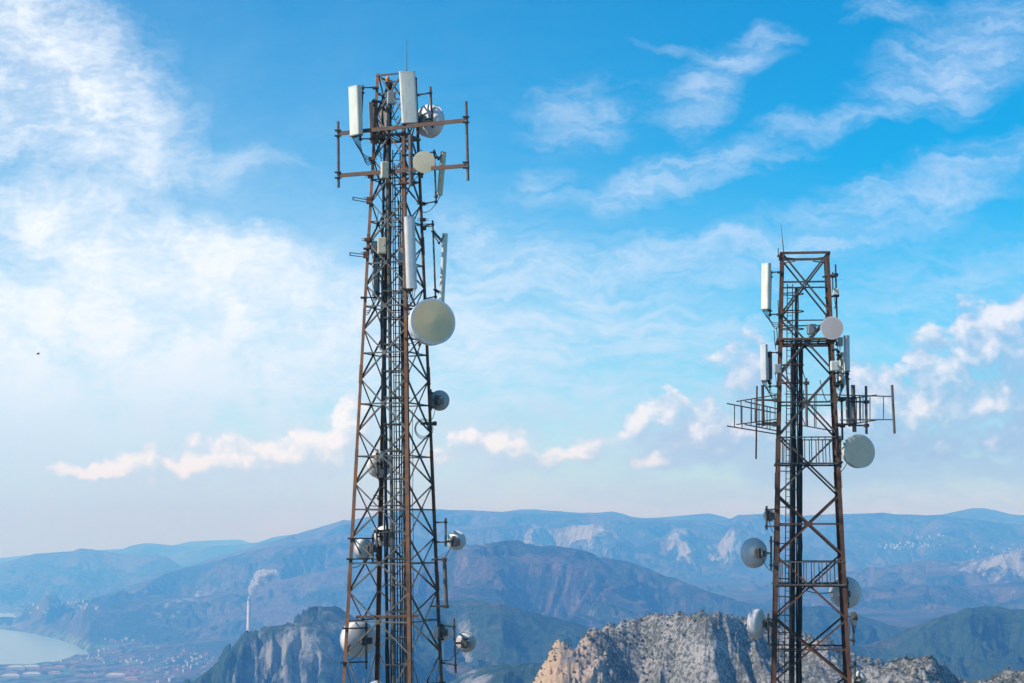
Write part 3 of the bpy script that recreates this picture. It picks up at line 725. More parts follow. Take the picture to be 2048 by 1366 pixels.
runs(B, [('riser_pipe', M_rust_b, 1592, 575, 1592, 700, .055, .2), ('riser_pipe', M_dark, 1587, 690, 1582, 1560, .125, .4),
  ('cable', M_cable, 1596, 575, 1592, 1560, .03, .4), ('cable', M_cable, 1603, 690, 1597, 1560, .055, .3), ('cable', M_cable, 1600, 700, 1594, 1560, .05, .55),
  ('cable', M_cable, 1584, 700, 1588, 1560, .035, .1), ('cable', M_cable, 1594, 720, 1600, 1560, .03, .0), ('cable', M_cable, 1590, 700, 1586, 1560, .03, .15),
  ('wire', M_cable, 1562, 600, 1556, 1560, .016, -.6), ('cable', M_cable, 1604, 700, 1601, 1560, .04, .45)])
ladder(B, (1580, 568), (1573, 1560), .11, .1, M_galv_b, step=.24)
for y in (588, 623, 658, 730, 766):
    c = B.P(1585, y, 0); MB().tube([c + Vector((.46 * math.cos(t), .40 * math.sin(t), 0)) for t in np.linspace(0, 2 * math.pi, 21)], .022, 6).build('cage_hoop', M_rust_b, B.root)
for y in (942, 978, 1014, 1051, 1087, 1122, 1157, 1193, 1230, 1265, 1302):
    MB().bar(B.P(1553, y, -.5), B.P(1603, y + 1, .4), .04, .05, UP).build('cable_bracket', M_beam if y in (978, 1193, 1230) else M_galv_b, B.root)
def railing(T, ytop, ybot, mat):
    zt, zb = T.Z(ytop), T.Z(ybot)
    for k in range(4):
        m = MB(); a, b = T.leg(k, zt), T.leg((k + 1) % 4, zt); m.bar(a, b, .05, .05, UP)
        for i in range(1, 9):
            p = T.leg(k, zt).lerp(T.leg((k + 1) % 4, zt), i / 9); q = T.leg(k, zb).lerp(T.leg((k + 1) % 4, zb), i / 9); m.tube([p, q], .020, 6)
        m.build('railing', mat, T.root)
railing(B, 877, 927, M_galv_b); railing(B, 1123, 1167, M_galv)
rnd = random.Random(5)
for (x0, y0, x1, y1, dr) in ((1548, 660, 1552, 700, .15), (1553, 655, 1560, 700, .2), (1560, 650, 1556, 690, .25), (1598, 700, 1612, 760, .2), (1585, 700, 1604, 780, .25), (1592, 770, 1610, 850, .2),
      (1600, 760, 1590, 860, .15), (1570, 735, 1600, 800, .35), (1607, 780, 1598, 900, .1), (1556, 600, 1560, 700, .1), (1602, 1178, 1668, 1184, .1), (1560, 1250, 1572, 1262, .15), (1640, 760, 1660, 800, .35)):
    MB().tube(sag(B.P(x0, y0, rnd.uniform(-.8, .5)), B.P(x1, y1, rnd.uniform(-.8, .5)), dr, 12), .018, 6).build('cable', M_cable, B.root)

# ================================================================== antennas and fittings on the masts
def dish(T, px, py, rpx, dd, dirv, kind, label, mat_face=M_radome, mat_shell=M_shell, arm=True, radio=True, group=None, pole=None, pole_mat=M_galv, squash=1, tomast=True):
    """kind drum: deep shroud with a flat fabric face; bowl: shallow reflector with a thin rim"""
    s = T.D / F; c = T.P(px, py, dd); r = rpx * (T.D + dd) / F; a = Vector(dirv).normalized()
    e = empty('dish_antenna', c, label, 'dish antenna', group)
    if kind == 'drum':
        MB().lathe([(.10 * r, -.80 * r), (.42 * r, -.74 * r), (.80 * r, -.60 * r), (.97 * r, -.50 * r), (r, -.44 * r), (r, .0), (.985 * r, .0), (.985 * r, -.02 * r)], c, a).build('shroud', mat_shell, e)
        MB().lathe([(1.0 * r, -.05 * r), (1.03 * r, -.045 * r), (1.03 * r, .012 * r), (.99 * r, .015 * r)], c, a).build('rim', mat_shell, e)
        MB().lathe([(.99 * r, .0), (.985 * r, .012 * r), (.6 * r, .032 * r), (.25 * r, .052 * r), (.03 * r, .062 * r), (.001, .063 * r)], c, a).build('radome', mat_face, e)
        back = -.78 * r
    else:
        MB().lathe([(.12 * r, -.46 * r), (.4 * r, -.42 * r), (.7 * r, -.30 * r), (.92 * r, -.12 * r), (1.0 * r, -.02 * r), (1.0 * r, .02 * r)], c, a).build('reflector', mat_shell, e)
        MB().lathe([(1.0 * r, -.03 * r), (1.035 * r, -.03 * r), (1.035 * r, .04 * r), (1.0 * r, .045 * r)], c, a).build('rim', mat_shell, e)
        MB().lathe([(.995 * r, .03 * r), (.985 * r, .045 * r), (.7 * r, .058 * r), (.3 * r, .068 * r), (.001, .072 * r)], c, a).build('radome', mat_face, e)
        back = -.45 * r
    X = a.cross(UP).normalized(); Yv = X.cross(a).normalized()
    hub = c + a * (back - .05)
    m = MB(); m.box(hub, X, a, Yv, .26, .16, .26, .02); m.box(hub - a * .10, X, a, Yv, .12, .14, .40, .01)
    for sx in (-1, 1): m.bar(hub + X * .10 * sx + Yv * .2, hub + X * .10 * sx - Yv * .2 - a * .1, .03, .03)
    m.build('mount_bracket', M_galv, e)
    if radio:
        rb = MB().box(hub - a * .16 + X * .16 - Yv * .02, X, a, Yv, .2, .14, .26, .02)
        for i in range(5): rb.box(hub - a * .245 + X * (.09 + .035 * i), X, a, Yv, .008, .03, .22, .001)
        rb.build('radio_unit', M_boxd, e)
    pc = hub - a * .2
    if pole: p0, p1 = T.P(pole[0], pole[1], dd), T.P(pole[2], pole[3], dd); p0.y = p1.y = pc.y
    else: p0, p1 = pc + UP * (.30 + r * .3), pc - UP * (.30 + r * .3)
    MB().tube([p0, p1], .045, 10).build('mount_pipe', pole_mat, e)
    pm = Vector((p0.x + (p1.x - p0.x) * .5, pc.y, pc.z))
    MB().bar(hub - a * .05, pm, .08, .10, UP).build('tilt_arm', M_galv, e)
    if tomast:
        for q in (p0.lerp(p1, .15), p0.lerp(p1, .85)):
            n = T.near(q); m = MB(); m.bar(q, n, .05, .08, UP)
            m.box(q, Vector((1, 0, 0)), Vector((0, 1, 0)), UP, .13, .13, .07, .006); m.box(n, Vector((1, 0, 0)), Vector((0, 1, 0)), UP, .2, .2, .07, .006)
            m.build('side_arm', M_dark, e)
    n = T.near(pc); MB().tube(sag(hub - a * .2, n - UP * .7, .25, 12), .014, 6).build('cable', M_cable, e)
    return e
def panel(T, top, bot, w_, d, face, dd, label, mat=M_panel, poles=None, clamp_y=(), ports=4, bracket=True, group=None, name='panel_antenna', rnd_=.07, pipe_gap=.16, drop=.45, pipe_mat=M_galv, endmat=None):
    """sector antenna: rounded upright housing from top to bottom (given on its centre line)"""
    a, b = T.P(*top, dd), T.P(*bot, dd); n = Vector(face).normalized(); ax = (a - b).normalized(); X = ax.cross(n).normalized(); n = X.cross(ax).normalized()
    e = empty(name, b, label, 'panel antenna', group)
    w2, k = w_ / 2, min(rnd_, w_ * .3)
    prof = [(-w2, -d * .5), (-w2 + .008, -d * .5 - .008), (w2 - .008, -d * .5 - .008), (w2, -d * .5)]
    for i in range(6): t = i / 5 * math.pi / 2; prof.append((w2 - k + k * math.cos(t), d * .5 - k + k * math.sin(t)))
    for i in range(6): t = math.pi / 2 + i / 5 * math.pi / 2; prof.append((-w2 + k + k * math.cos(t), d * .5 - k + k * math.sin(t)))
    MB().prism(prof, b + ax * .04, a - ax * .04, X, n).build('housing', mat, e)
    sc = lambda q, f: [(x * f, y * f) for x, y in q]
    MB().prism(sc(prof, 1.03), a - ax * .045, a, X, n).build('end_cap', endmat or mat, e)
    MB().prism(sc(prof, 1.03), b, b + ax * .045, X, n).build('end_cap', endmat or M_boxd, e)
    for i in range(ports):
        q = b + X * (w_ * (i + .5) / ports - w2) * .8; pr = MB().tube([q, q - ax * .08], .022, 8).build('port', M_dark, e)
        if drop: 
            nn = T.near(q - UP * drop); MB().tube(sag(q - ax * .06, nn - UP * (.04 * i), .20 + .06 * i, 12), .014, 6).build('cable', M_cable, e)
    if bracket:
        back = -n * (d / 2 + pipe_gap); pa, pb = a + back + ax * .10, b + back - ax * .10
        if poles: pa, pb = T.P(*poles[0], dd), T.P(*poles[1], dd); pa.y = a.y + back.y; pb.y = b.y + back.y
        MB().tube([pa, pb], .038, 10).build('mount_pipe', pipe_mat, e)
        for f in (.12, .86):
            q = b.lerp(a, f) - n * d / 2; pp = pb.lerp(pa, f); m = MB()
            m.bar(q, pp, .10, .05, UP); m.box(pp, X, n, ax, .13, .12, .06, .006); m.build('bracket', M_dark, e)
        for f in (.03, .95):
            q = pb.lerp(pa, f); nn = T.near(q); m = MB(); m.bar(q + UP * .02, nn + UP * .02, .045, .06, UP); m.box(q, Vector((1, 0, 0)), Vector((0, 1, 0)), UP, .12, .12, .08, .006)
            m.box(nn, Vector((1, 0, 0)), Vector((0, 1, 0)), UP, .24, .24, .07, .006); m.build('side_arm', M_dark, e)
    return e
def cabinet(T, x0, y0, x1, y1, dd, label, mat=M_box, depth=.18, yaw=0.0, door=True, name='radio_box', cat='radio box', cables=3, group=None):
    c = T.P((x0 + x1) / 2, (y0 + y1) / 2, dd); k = (T.D + dd) / F; w_, h = abs(x1 - x0) * k, abs(y1 - y0) * k
    X = Vector((math.cos(yaw), math.sin(yaw), 0)); Y = Vector((-math.sin(yaw), math.cos(yaw), 0))
    e = empty(name, c - UP * h / 2, label, cat, group)
    MB().box(c, X, Y, UP, w_, depth, h, .015).build('casing', mat, e)
    if door:
        dr = MB().box(c - Y * (depth / 2 + .006), X, Y, UP, w_ * .82, .016, h * .86, .004).build('cover', mat, e)
        MB().box(c - Y * (depth / 2 + .02) + X * w_ * .3, X, Y, UP, .02, .02, .07, .003).build('latch', M_dark, dr)
    m = MB(); 
    for f in (-.3, .3): m.bar(c + Y * depth / 2 + UP * h * f, c + Y * (depth / 2 + .09) + UP * h * f, w_ * .8, .04, X)
    m.build('mount_plate', M_galv, e)
    for i in range(cables):
        q = c - UP * h / 2 + X * w_ * (i / max(cables - 1, 1) - .5) * .6; MB().tube([q, q - UP * .06], .018, 8).build('gland', M_dark, e)
        MB().tube(sag(q - UP * .04, q - UP * .55 + X * .12 * (1 - i) + Y * .2, .1, 8), .011, 6).build('cable', M_cable, e)
    return e
def rod(T, pts, rs, dd, label, mat, name, cat):
    pp = [T.P(x, y, dd) for x, y in pts]; e = empty(name, pp[-1], label, cat)
    MB().tube(pp[:2], [rs[0], rs[1]], 6).build('tip', mat, e)
    if len(pp) > 2: MB().tube(pp[1:], rs[2], 8).build('shaft', M_tube, e)
    MB().lathe([(.05, -.05), (.05, 0), (.03, .06)], pp[-1], UP, 10).build('base_clamp', M_dark, e)
    return e

# ---- on the left mast, from the top down
rod(A, [(813.5, 78), (813.5, 144)], (.008, .018), -.6, "thin lightning rod on top of the taller mast, standing up behind its highest panel", M_galv, 'lightning_rod', 'lightning rod')
e = empty('warning_light', A.P(775, 190, -.1), "small orange beacon light on a post inside the head of the taller mast", 'beacon light')
MB().lathe([(.075, 0), (.08, .03), (.08, .12), (.06, .18), (.02, .205)], A.P(775, 163, -.1), UP, 20).build('lens', M_amber, e)
MB().lathe([(.10, -.08), (.10, -.01), (.08, 0)], A.P(775, 163, -.1), UP, 16).build('lamp_base', M_boxd, e)
MB().tube([A.P(775, 163, -.1) - UP * .06, A.P(774, 196, -.1)], .05, 10).build('post', M_tube, e)
panel(A, (814, 143), (820, 248), .62, .17, (.12, -1, 0), -1.05, "tall pale grey-green panel antenna facing the camera at the very top of the taller mast", clamp_y=(190,), pipe_mat=M_rust)
panel(A, (709, 173), (712, 272), .54, .24, (-.62, -.72, 0), -.55, "pale panel antenna out left of the taller mast's head, black cables looping below", poles=((725, 168), (720, 280)), ports=6, rnd_=.09, drop=.8)
panel(A, (746, 205), (749, 286), .36, .12, (-.25, 1, 0), .7, "old brown-grey panel seen from behind, left leg of the taller mast in front of it", mat=M_oldpanel, ports=2, endmat=M_oldpanel)
panel(A, (770, 212), (768, 268), .44, .12, (.35, 1, 0), .3, "short grey panel seen from behind, in the middle of the taller mast's head", mat=M_oldpanel, ports=3, endmat=M_boxd, pipe_mat=M_dark)
cabinet(A, 774, 183, 791, 209, -.5, "small grey radio box with a paler lower cover, below the orange beacon", yaw=.25)
dish(A, 864, 243, 33, .55, (.62, .75, .02), 'drum', "large white drum dish at the taller mast's head, rust streaks below, seen from behind", mat_shell=M_shell, pole=(862, 180, 866, 262), pole_mat=M_rust)
# the long frame of two beams with upright tubes at both ends
def frame_mount():
    e = empty('frame_antenna', A.P(805, 300, -.9), "wide rusty two-beam frame across the taller mast with an upright tube at each end", 'frame antenna')
    f = lambda x, y: A.P(x, y, -.55 - (x - 740) * .0076)
    for (a, b) in (((678, 267), (936, 240)), ((679, 351), (938, 331))):
        q, r_ = f(*a), f(*b); MB().bar(q, r_, .045, .16, (r_ - q).cross(UP)).build('crossbeam', M_beam, e)
    for (a, b, cy) in (((676, 243), (677, 375), (267, 351)), ((932, 203), (936, 361), (240, 331))):
        o = MB().tube([f(*a), f(*b)], .058, 12).build('upright_tube', M_tube, e)
        m = MB()
        for y in cy:
            for k in (-6, 5):
                c = f(a[0], y + k); m.box(c + Vector((0, -.02, 0)), Vector((1, 0, 0)), Vector((0, 1, 0)), UP, .26, .15, .05, .006)
        m.build('clamp', M_dark, o)
frame_mount()
dish(A, 848, 324, 22, -1.5, (.05, -1, .02), 'bowl', "small round beige dish facing the camera, below the large white drum dish", mat_face=M_beige, mat_shell=M_beige, pole=(842, 296, 843, 352))
panel(A, (888, 304), (880, 390), .25, .13, (.8, -.55, 0), -.3, "narrow beige leaning panel antenna right of the small round beige dish", mat=M_beige, poles=((868, 298), (872, 406)), ports=1, endmat=M_beige, drop=.55)
panel(A, (891, 467), (884, 604), .26, .12, (.85, -.5, 0), -.3, "tall narrow pale panel leaning outwards just above the biggest round dish", mat=M_panel, poles=((865, 440), (871, 598)), ports=1, endmat=M_panel, drop=0)
for y in (483, 314):                                      # scissor-shaped tilt brackets
    pass
def scissor(T, p, dd, label):
    e = empty('tilt_bracket', T.P(*p[0], dd), label, 'tilt bracket')
    a, b, c = [T.P(x, y, dd) for x, y in p]
    MB().bar(a, b, .04, .06, UP).build('link', M_dark, e); MB().bar(b, c, .04, .06, UP).build('link', M_dark, e)
    MB().tube([b - Vector((0, .06, 0)), b + Vector((0, .06, 0))], .05, 10).build('pivot', M_dark, e)
scissor(A, ((868, 471), (878, 486), (889, 470)), -.4, "black V-shaped bracket at the top of the tall leaning pale panel")
scissor(A, ((869, 303), (877, 318), (884, 309)), -.4, "black V-shaped bracket at the top of the leaning beige panel")
cabinet(A, 762, 323, 777, 357, -1.0, "beige upright box strapped inside the taller mast, level with the round beige dish", mat=M_beige, yaw=.3)
cabinet(A, 755, 475, 772, 508, -1.0, "beige box inside the taller mast, left of the long white tube-like panel's top", mat=M_beige, yaw=.15)
cabinet(A, 742, 482, 755, 506, -.4, "dark grey box tucked against the left leg, beside the lower beige box", mat=M_boxd, yaw=.15)
cabinet(A, 796, 497, 812, 530, -.6, "pale grey equipment box just left of the long white tube panel", mat=M_box, yaw=.05)
panel(A, (750, 500), (750, 596), .26, .14, (-.7, .7, 0), -.1, "grey upright panel behind the taller mast's left leg, below the dark grey box", mat=M_box, ports=3, drop=.5)
panel(A, (819, 434), (824, 577), .40, .26, (.2, -1, 0), -1.25, "long smooth white tube-like panel antenna on the front leg of the taller mast", mat=M_white, rnd_=.13, ports=4, endmat=M_white, drop=.4)
def slotted_arm(T, x0, y0, x1, y1, dd, label):
    e = empty('side_arm_stub', T.P(x1, y1, dd), label, 'side arm'); a, b = T.P(x0, y0, dd), T.P(x1, y1, dd)
    m = MB(); m.bar(a + UP * .05, b + UP * .05, .04, .03); m.bar(a - UP * .05, b - UP * .05, .04, .03); m.bar(a + UP * .065, a - UP * .065, .04, .035, Vector((1, 0, 0))); m.build('slotted_bar', M_dark, e)
    MB().box(T.near(b), Vector((1, 0, 0)), Vector((0, 1, 0)), UP, .22, .2, .16, .01).build('clamp', M_rust, e)
slotted_arm(A, 706, 397, 739, 403, -.5, "empty slotted arm sticking out left of the taller mast, the upper of two")
slotted_arm(A, 700, 508, 733, 512, -.5, "empty slotted arm sticking out left of the taller mast, the lower of two")
slotted_arm(A, 866, 450, 846, 451, -.2, "short arm on the right leg holding the pole of the tall leaning pale panel")
dish(A, 866, 643, 46, -1.7, (.34, -.93, .08), 'drum', "biggest round dish, olive beige face towards the camera, on the taller mast", mat_face=M_radome, mat_shell=M_shell, pole=(835, 600, 836, 688))
dish(A, 879, 801, 20, .7, (.25, 1, .05), 'bowl', "small grey dish seen from behind, alone on the right leg halfway up the taller mast", mat_face=M_radome3, mat_shell=M_shellg, pole=(862, 780, 863, 822))
def coil(T, px, py, dd, label, r=.3):
    e = empty('cable_bracket', T.P(px, py, dd), label, 'cable bracket'); c = T.P(px, py, dd)
    MB().box(c, Vector((1, 0, 0)), Vector((0, 1, 0)), UP, .55, .16, .10, .01).build('arm', M_dark, e)
    MB().box(c + Vector((.28, 0, 0)), Vector((1, 0, 0)), Vector((0, 1, 0)), UP, .16, .2, .16, .01).build('clamp', M_dark, e)
    for i in range(3): MB().tube([c + Vector((-.15 + r * math.cos(t) * (1 + .1 * i), .1 * i, -.2 + (r + .05 * i) * math.sin(t))) for t in np.linspace(0, 2 * math.pi, 22)], .012, 6).build('cable_loop', M_cable, e)
coil(A, 855, 847, .2, "dark bracket with loose cable loops on the right leg under the small grey dish")
dish(A, 757, 929, 26, 1.2, (-.45, .9, .0), 'drum', "white drum dish seen from behind through the bracing, halfway up the taller mast", mat_shell=M_shell, pole=(757, 900, 757, 958), pole_mat=M_rust)
slotted_arm(A, 748, 993, 772, 996, .9, "small dark bracket on the rear leg below the half hidden drum dish")
dish(A, 724, 1097, 21, .4, (-.75, .65, .0), 'drum', "white dish turned left behind the left leg, level with the mountain skyline", mat_shell=M_shell, pole=(747, 1068, 747, 1126))
dish(A, 769, 1072, 20, 1.3, (.15, 1, .05), 'bowl', "grey-white dish with a black cable coil, seen from behind on the rear leg", mat_shell=M_shell, pole=(755, 1055, 755, 1120))
coil(A, 762, 1062, 1.0, "black coil of cable at the rear leg beside the grey-white dish", .16)
dish(A, 913, 1081, 19, -.2, (.3, 1, .1), 'bowl', "shiny white dish on a short pole right of the taller mast, before far cliffs", mat_shell=M_white, pole=(892, 1036, 892, 1093))
def stand_off(T, pole, arms, r, dd, label, mat=M_tube):
    e = empty('stand_off_pole', T.P(pole[2], pole[3], dd), label, 'pole mount')
    MB().tube([T.P(pole[0], pole[1], dd), T.P(pole[2], pole[3], dd)], r, 12).build('pole', mat, e)
    for (x0, y0, x1, y1) in arms:
        m = MB(); m.bar(T.P(x0, y0, dd), T.P(x1, y1, dd), .07, .10, UP); m.box(T.P(x1, y1, dd), Vector((1, 0, 0)), Vector((0, 1, 0)), UP, .2, .2, .13, .01); m.build('arm', M_galv_b, e)
    return e
stand_off(A, (889, 1118, 893, 1216), ((863, 1119, 889, 1119), (861, 1212, 893, 1213)), .075, -.1, "thick bare upright tube between two arms on the right leg, below the shiny dish")
dish(A, 712, 1277, 35, .2, (-.55, .8, .05), 'drum', "large white dish seen from behind at the lower left of the taller mast", mat_shell=M_shell, pole=(735, 1240, 735, 1336))
dish(A, 886, 1262, 19, 1.0, (.1, 1, .02), 'drum', "white drum dish behind the right leg, left of the lowest grey dish", mat_shell=M_shell, pole=(880, 1244, 880, 1284))
dish(A, 932, 1284, 20, -.1, (.2, 1, .06), 'bowl', "lowest grey dish right of the taller mast, beyond a long thin pole", mat_face=M_radome3, mat_shell=M_shellg, pole=(908, 1236, 912, 1345))
dish(A, 752, 1381, 19, .6, (-.3, 1, 0), 'bowl', "dish just rising over the lower edge of the photo inside the taller mast", mat_shell=M_white)
dish(A, 862, 1381, 19, .6, (.3, 1, 0), 'bowl', "dish just rising over the lower edge of the photo at the taller mast's right leg", mat_shell=M_white)

# ---- on the right mast, from the top down
rod(B, [(1562, 447), (1565, 480), (1568, 512)], (.006, .014, .022), -.9, "thin leaning whip on the left corner of the shorter mast's top frame", M_dark, 'lightning_rod', 'lightning rod')
rod(B, [(1556.5, 496), (1556.5, 512)], (.02, .02), -.9, "short grey stub next to the leaning whip on the shorter mast", M_galv, 'pole_stub', 'pole stub')
panel(B, (1532, 527), (1531, 620), .40, .18, (-.75, -.65, 0), -.9, "pale panel antenna left of the shorter mast's top, the upper of two on that side", poles=((1543, 540), (1541, 632)), rnd_=.07, drop=.5)
stand_off(B, (1671, 529, 1674, 640), ((1645, 554, 1671, 550), (1650, 596, 1673, 591)), .035, -.3, "thin tall pole on two arms right of the shorter mast's top", M_dark)
stand_off(B, (1665, 544, 1666, 585), ((1650, 553, 1665, 552),), .025, .1, "short thin pole with a clamp, left of the thin tall pole", M_dark)
cabinet(B, 1666, 577, 1677, 590, -.4, "tiny pale box on the thin tall pole right of the shorter mast", mat=M_panel, door=False)
dish(B, 1664, 656, 22.5, -1.6, (.0, -1, .02), 'bowl', "round pinkish-grey dish facing the camera near the top of the shorter mast", mat_face=M_radome2, mat_shell=M_shell, pole=(1656, 628, 1657, 680))
cabinet(B, 1614, 648, 1632, 669, .4, "grey radio box standing inside the shorter mast, above its upper platform", mat=M_box, yaw=.2)
cabinet(B, 1672, 674, 1685, 692, -.3, "small grey radio directly below the round pinkish-grey dish", mat=M_box, yaw=.4, door=False)
panel(B, (1527.5, 689), (1528.5, 762), .27, .16, (-.5, -.85, 0), -.9, "white panel antenna left of the shorter mast, the lower of two on that side", mat=M_white, poles=((1540, 702), (1541, 775)), rnd_=.05, drop=.5)
cabinet(B, 1536, 703, 1544, 758, -.6, "slim dark radio behind the lower left white panel", mat=M_boxd, door=False)
cabinet(B, 1548, 728, 1562, 747, -1.5, "grey box strapped to the left leg of the shorter mast beside the lower white panel", mat=M_box, yaw=.1)
panel(B, (1693.5, 671), (1694.5, 744), .22, .16, (.55, -.8, 0), -.9, "white panel antenna at the right side of the shorter mast, below the round dish", mat=M_white, poles=((1697, 742), (1701, 853)), rnd_=.05, drop=.5)
panel(B, (1684, 705), (1684, 770), .26, .12, (.8, .5, 0), -.2, "greyish panel half hidden behind the right-hand white panel", mat=M_panel, ports=4, drop=.4)
cabinet(B, 1661, 722, 1678, 742, -1.5, "pale grey box on the right leg of the shorter mast", mat=M_panel, yaw=.1)
# arrays of thin tubes on booms
def tube_array(T, label, bars, dd, r=.022, mat=M_tube, name='dipole_array'):
    """bars: (x0, y0, d0, x1, y1, d1, r) in the mast's own depth"""
    c = T.P(bars[0][0], bars[0][1], dd); e = empty(name, c, label, 'tube antenna')
    for (x0, y0, d0, x1, y1, d1, rr, nm) in bars: MB().tube([T.P(x0, y0, dd + d0), T.P(x1, y1, dd + d1)], rr, 8).build(nm, mat, e)
    return e
def loop_bars(x0, x1, yt0, yt1, yb0, yb1, d0, d1, ups, rb=.026, ru=.02):
    L = [(x0, yt0, d0, x1, yt1, d1, rb, 'boom'), (x0, yb0, d0, x1, yb1, d1, rb, 'boom')]
    for u in ups:
        f = (u - x0) / (x1 - x0); d = d0 + (d1 - d0) * f
        L.append((u, yt0 + (yt1 - yt0) * f, d, u, yb0 + (yb1 - yb0) * f, d, ru, 'upright_tube'))
    return L
tube_array(B, "tube antenna frame nearest the camera, left of the shorter mast, booms rising rightwards",
    loop_bars(1473, 1557, 803, 789, 849, 838, -2.2, -1.9, (1482, 1503, 1510, 1526, 1550)), 0, mat=M_beam)
tube_array(B, "tube antenna frame reaching farthest left of the shorter mast",
    loop_bars(1454, 1552, 807, 826, 852, 868, -1.4, -.6, (1469, 1484, 1512)), 0)
tube_array(B, "tube antenna frame on the far left side of the shorter mast, behind the other two",
    loop_bars(1490, 1556, 803, 818, 849, 862, .3, 1.0, (1502, 1518, 1524, 1534, 1540)), 0)
stand_off(B, (1514, 772, 1512, 918), ((1512, 800, 1552, 800), (1512, 848, 1550, 850)), .035, -1.2, "longest thin pole hanging left of the shorter mast through the tube frames", M_dark)
stand_off(B, (1525, 770, 1527, 852), ((1527, 800, 1552, 801), (1527, 846, 1552, 846)), .06, -.2, "thick dark pole inside the left tube frames, near the left leg", M_dark)
tube_array(B, "tube antenna frame reaching farthest right of the shorter mast, with a heavy outer tube",
    loop_bars(1680, 1787, 790, 793, 840, 839, -.8, -.9, (1719, 1733, 1767)) + [(1784, 770, -.9, 1789, 867, -.9, .055, 'upright_tube')], 0)
tube_array(B, "middle tube antenna frame right of the shorter mast, crossing the others",
    loop_bars(1680, 1753, 800, 790, 852, 840, .9, -.2, (1713, 1721, 1726, 1740)), 0)
stand_off(B, (1706, 770, 1709, 864), ((1672, 795, 1707, 796), (1674, 848, 1708, 849)), .085, -.5, "thick brown pole right of the shorter mast, nearest its right leg", M_tube)
stand_off(B, (1732, 772, 1733, 868), ((1695, 803, 1733, 804), (1697, 851, 1733, 851)), .055, -.6, "grey pole standing midway out in the right tube frames", M_tube)
stand_off(B, (1683, 795, 1685, 880), ((1665, 800, 1683, 800), (1668, 852, 1685, 852)), .045, .5, "dark pole just right of the right leg, above the large grey drum dish", M_dark)
stand_off(B, (1697, 795, 1699, 850), ((1672, 800, 1697, 800),), .13, .3, "short thick grey cylinder antenna right of the right leg", M_box)
stand_off(B, (1612, 756, 1613.5, 853), ((1607, 766, 1613, 766), (1600, 803, 1613, 803)), .055, -1.9, "pale upright tube in front of the middle of the shorter mast", M_tube)
tube_array(B, "tube frame seen through the middle of the shorter mast behind the pale upright tube",
    loop_bars(1570, 1668, 788, 790, 845, 862, 1.6, 1.2, (1600, 1629, 1632)), 0)
dish(B, 1720, 902, 33, -.9, (.34, -.93, .10), 'drum', "large grey drum dish right of the shorter mast, below the tube frames", mat_face=M_radome3, mat_shell=M_panel, pole=(1686, 870, 1687, 935))
dish(B, 1539, 1031, 12, .2, (.3, 1, 0), 'bowl', "small beige dish in a narrow bracket left of the shorter mast, at the mountain skyline", mat_face=M_beige, mat_shell=M_beige, pole=(1531, 1012, 1531, 1060), radio=True)
dish(B, 1508, 1106, 29, .2, (-.38, .95, .0), 'bowl', "large grey-white dish left of the shorter mast, its back and two arms towards the camera", mat_shell=M_shell, pole=(1539, 1072, 1539, 1140))
dish(B, 1507, 1247, 29, -.1, (-.86, .50, .0), 'drum', "white drum dish turned sideways to the left, lowest on the left of the shorter mast", mat_shell=M_shell, pole=(1534, 1226, 1535, 1296))
dish(B, 1691, 1185, 31, 2.2, (.25, 1, .02), 'drum', "large grey dish behind the right leg of the shorter mast, seen from behind", mat_shell=M_shell, pole=(1688, 1155, 1690, 1215))
cabinet(B, 1703, 1240, 1713, 1252, -.3, "small dark radio right of the shorter mast, under the large dish behind its leg", mat=M_boxd, door=False)
dish(B, 1716, 1234, 7, -.3, (.9, -.3, 0), 'bowl', "tiny pale dish on the small dark radio right of the shorter mast", mat_shell=M_boxd, mat_face=M_beige, radio=False, pole=(1707, 1225, 1708, 1292))
dish(B, 1720, 1355, 14, -.2, (.6, .6, .45), 'bowl', "small white dish at the lower right of the shorter mast, tilted upwards", mat_shell=M_white, pole=(1707, 1320, 1708, 1380))

# ================================================================== things far out in the landscape
def ray_hit(px, py, y0=3000, y1=24000, n=1400):
    """where the line of sight through a place in the photo meets the hills"""
    ys = np.linspace(y0, y1, n); u, v = (px - 1024) / F, (683 - py) / F; k = CP - v * SP
    X = np.full(n, u / k); h, bay = height(X, ys); zz = CAMZ + (SP + v * CP) / k * ys
    w_ = np.where(zz < h)[0]
    if not len(w_): return None
    i = w_[0]; return Vector((X[i] * ys[i], ys[i], h[i])) if bay[i] < -20 else None
def flat_mat(name, c, rough=.8):
    m, t, b = principled(name, Roughness=rough)
    P = t.node('ShaderNodeNewGeometry').outputs['Position']
    t.l.new(t.mix(t.rng(t.noise(P, .4, 4), .3, .7), tuple(q * .85 for q in c), c), b.inputs['Base Color']); return m
M_wallw = flat_mat("white_render_wall", (.50, .48, .45)); M_wallc = flat_mat("cream_render_wall", (.62, .52, .40))
M_tile = flat_mat("red_clay_tiles", (.42, .16, .09)); M_slab = flat_mat("pale_roof_slab", (.44, .42, .40)); M_shut = flat_mat("dark_window_glass", (.05, .06, .07), .2)
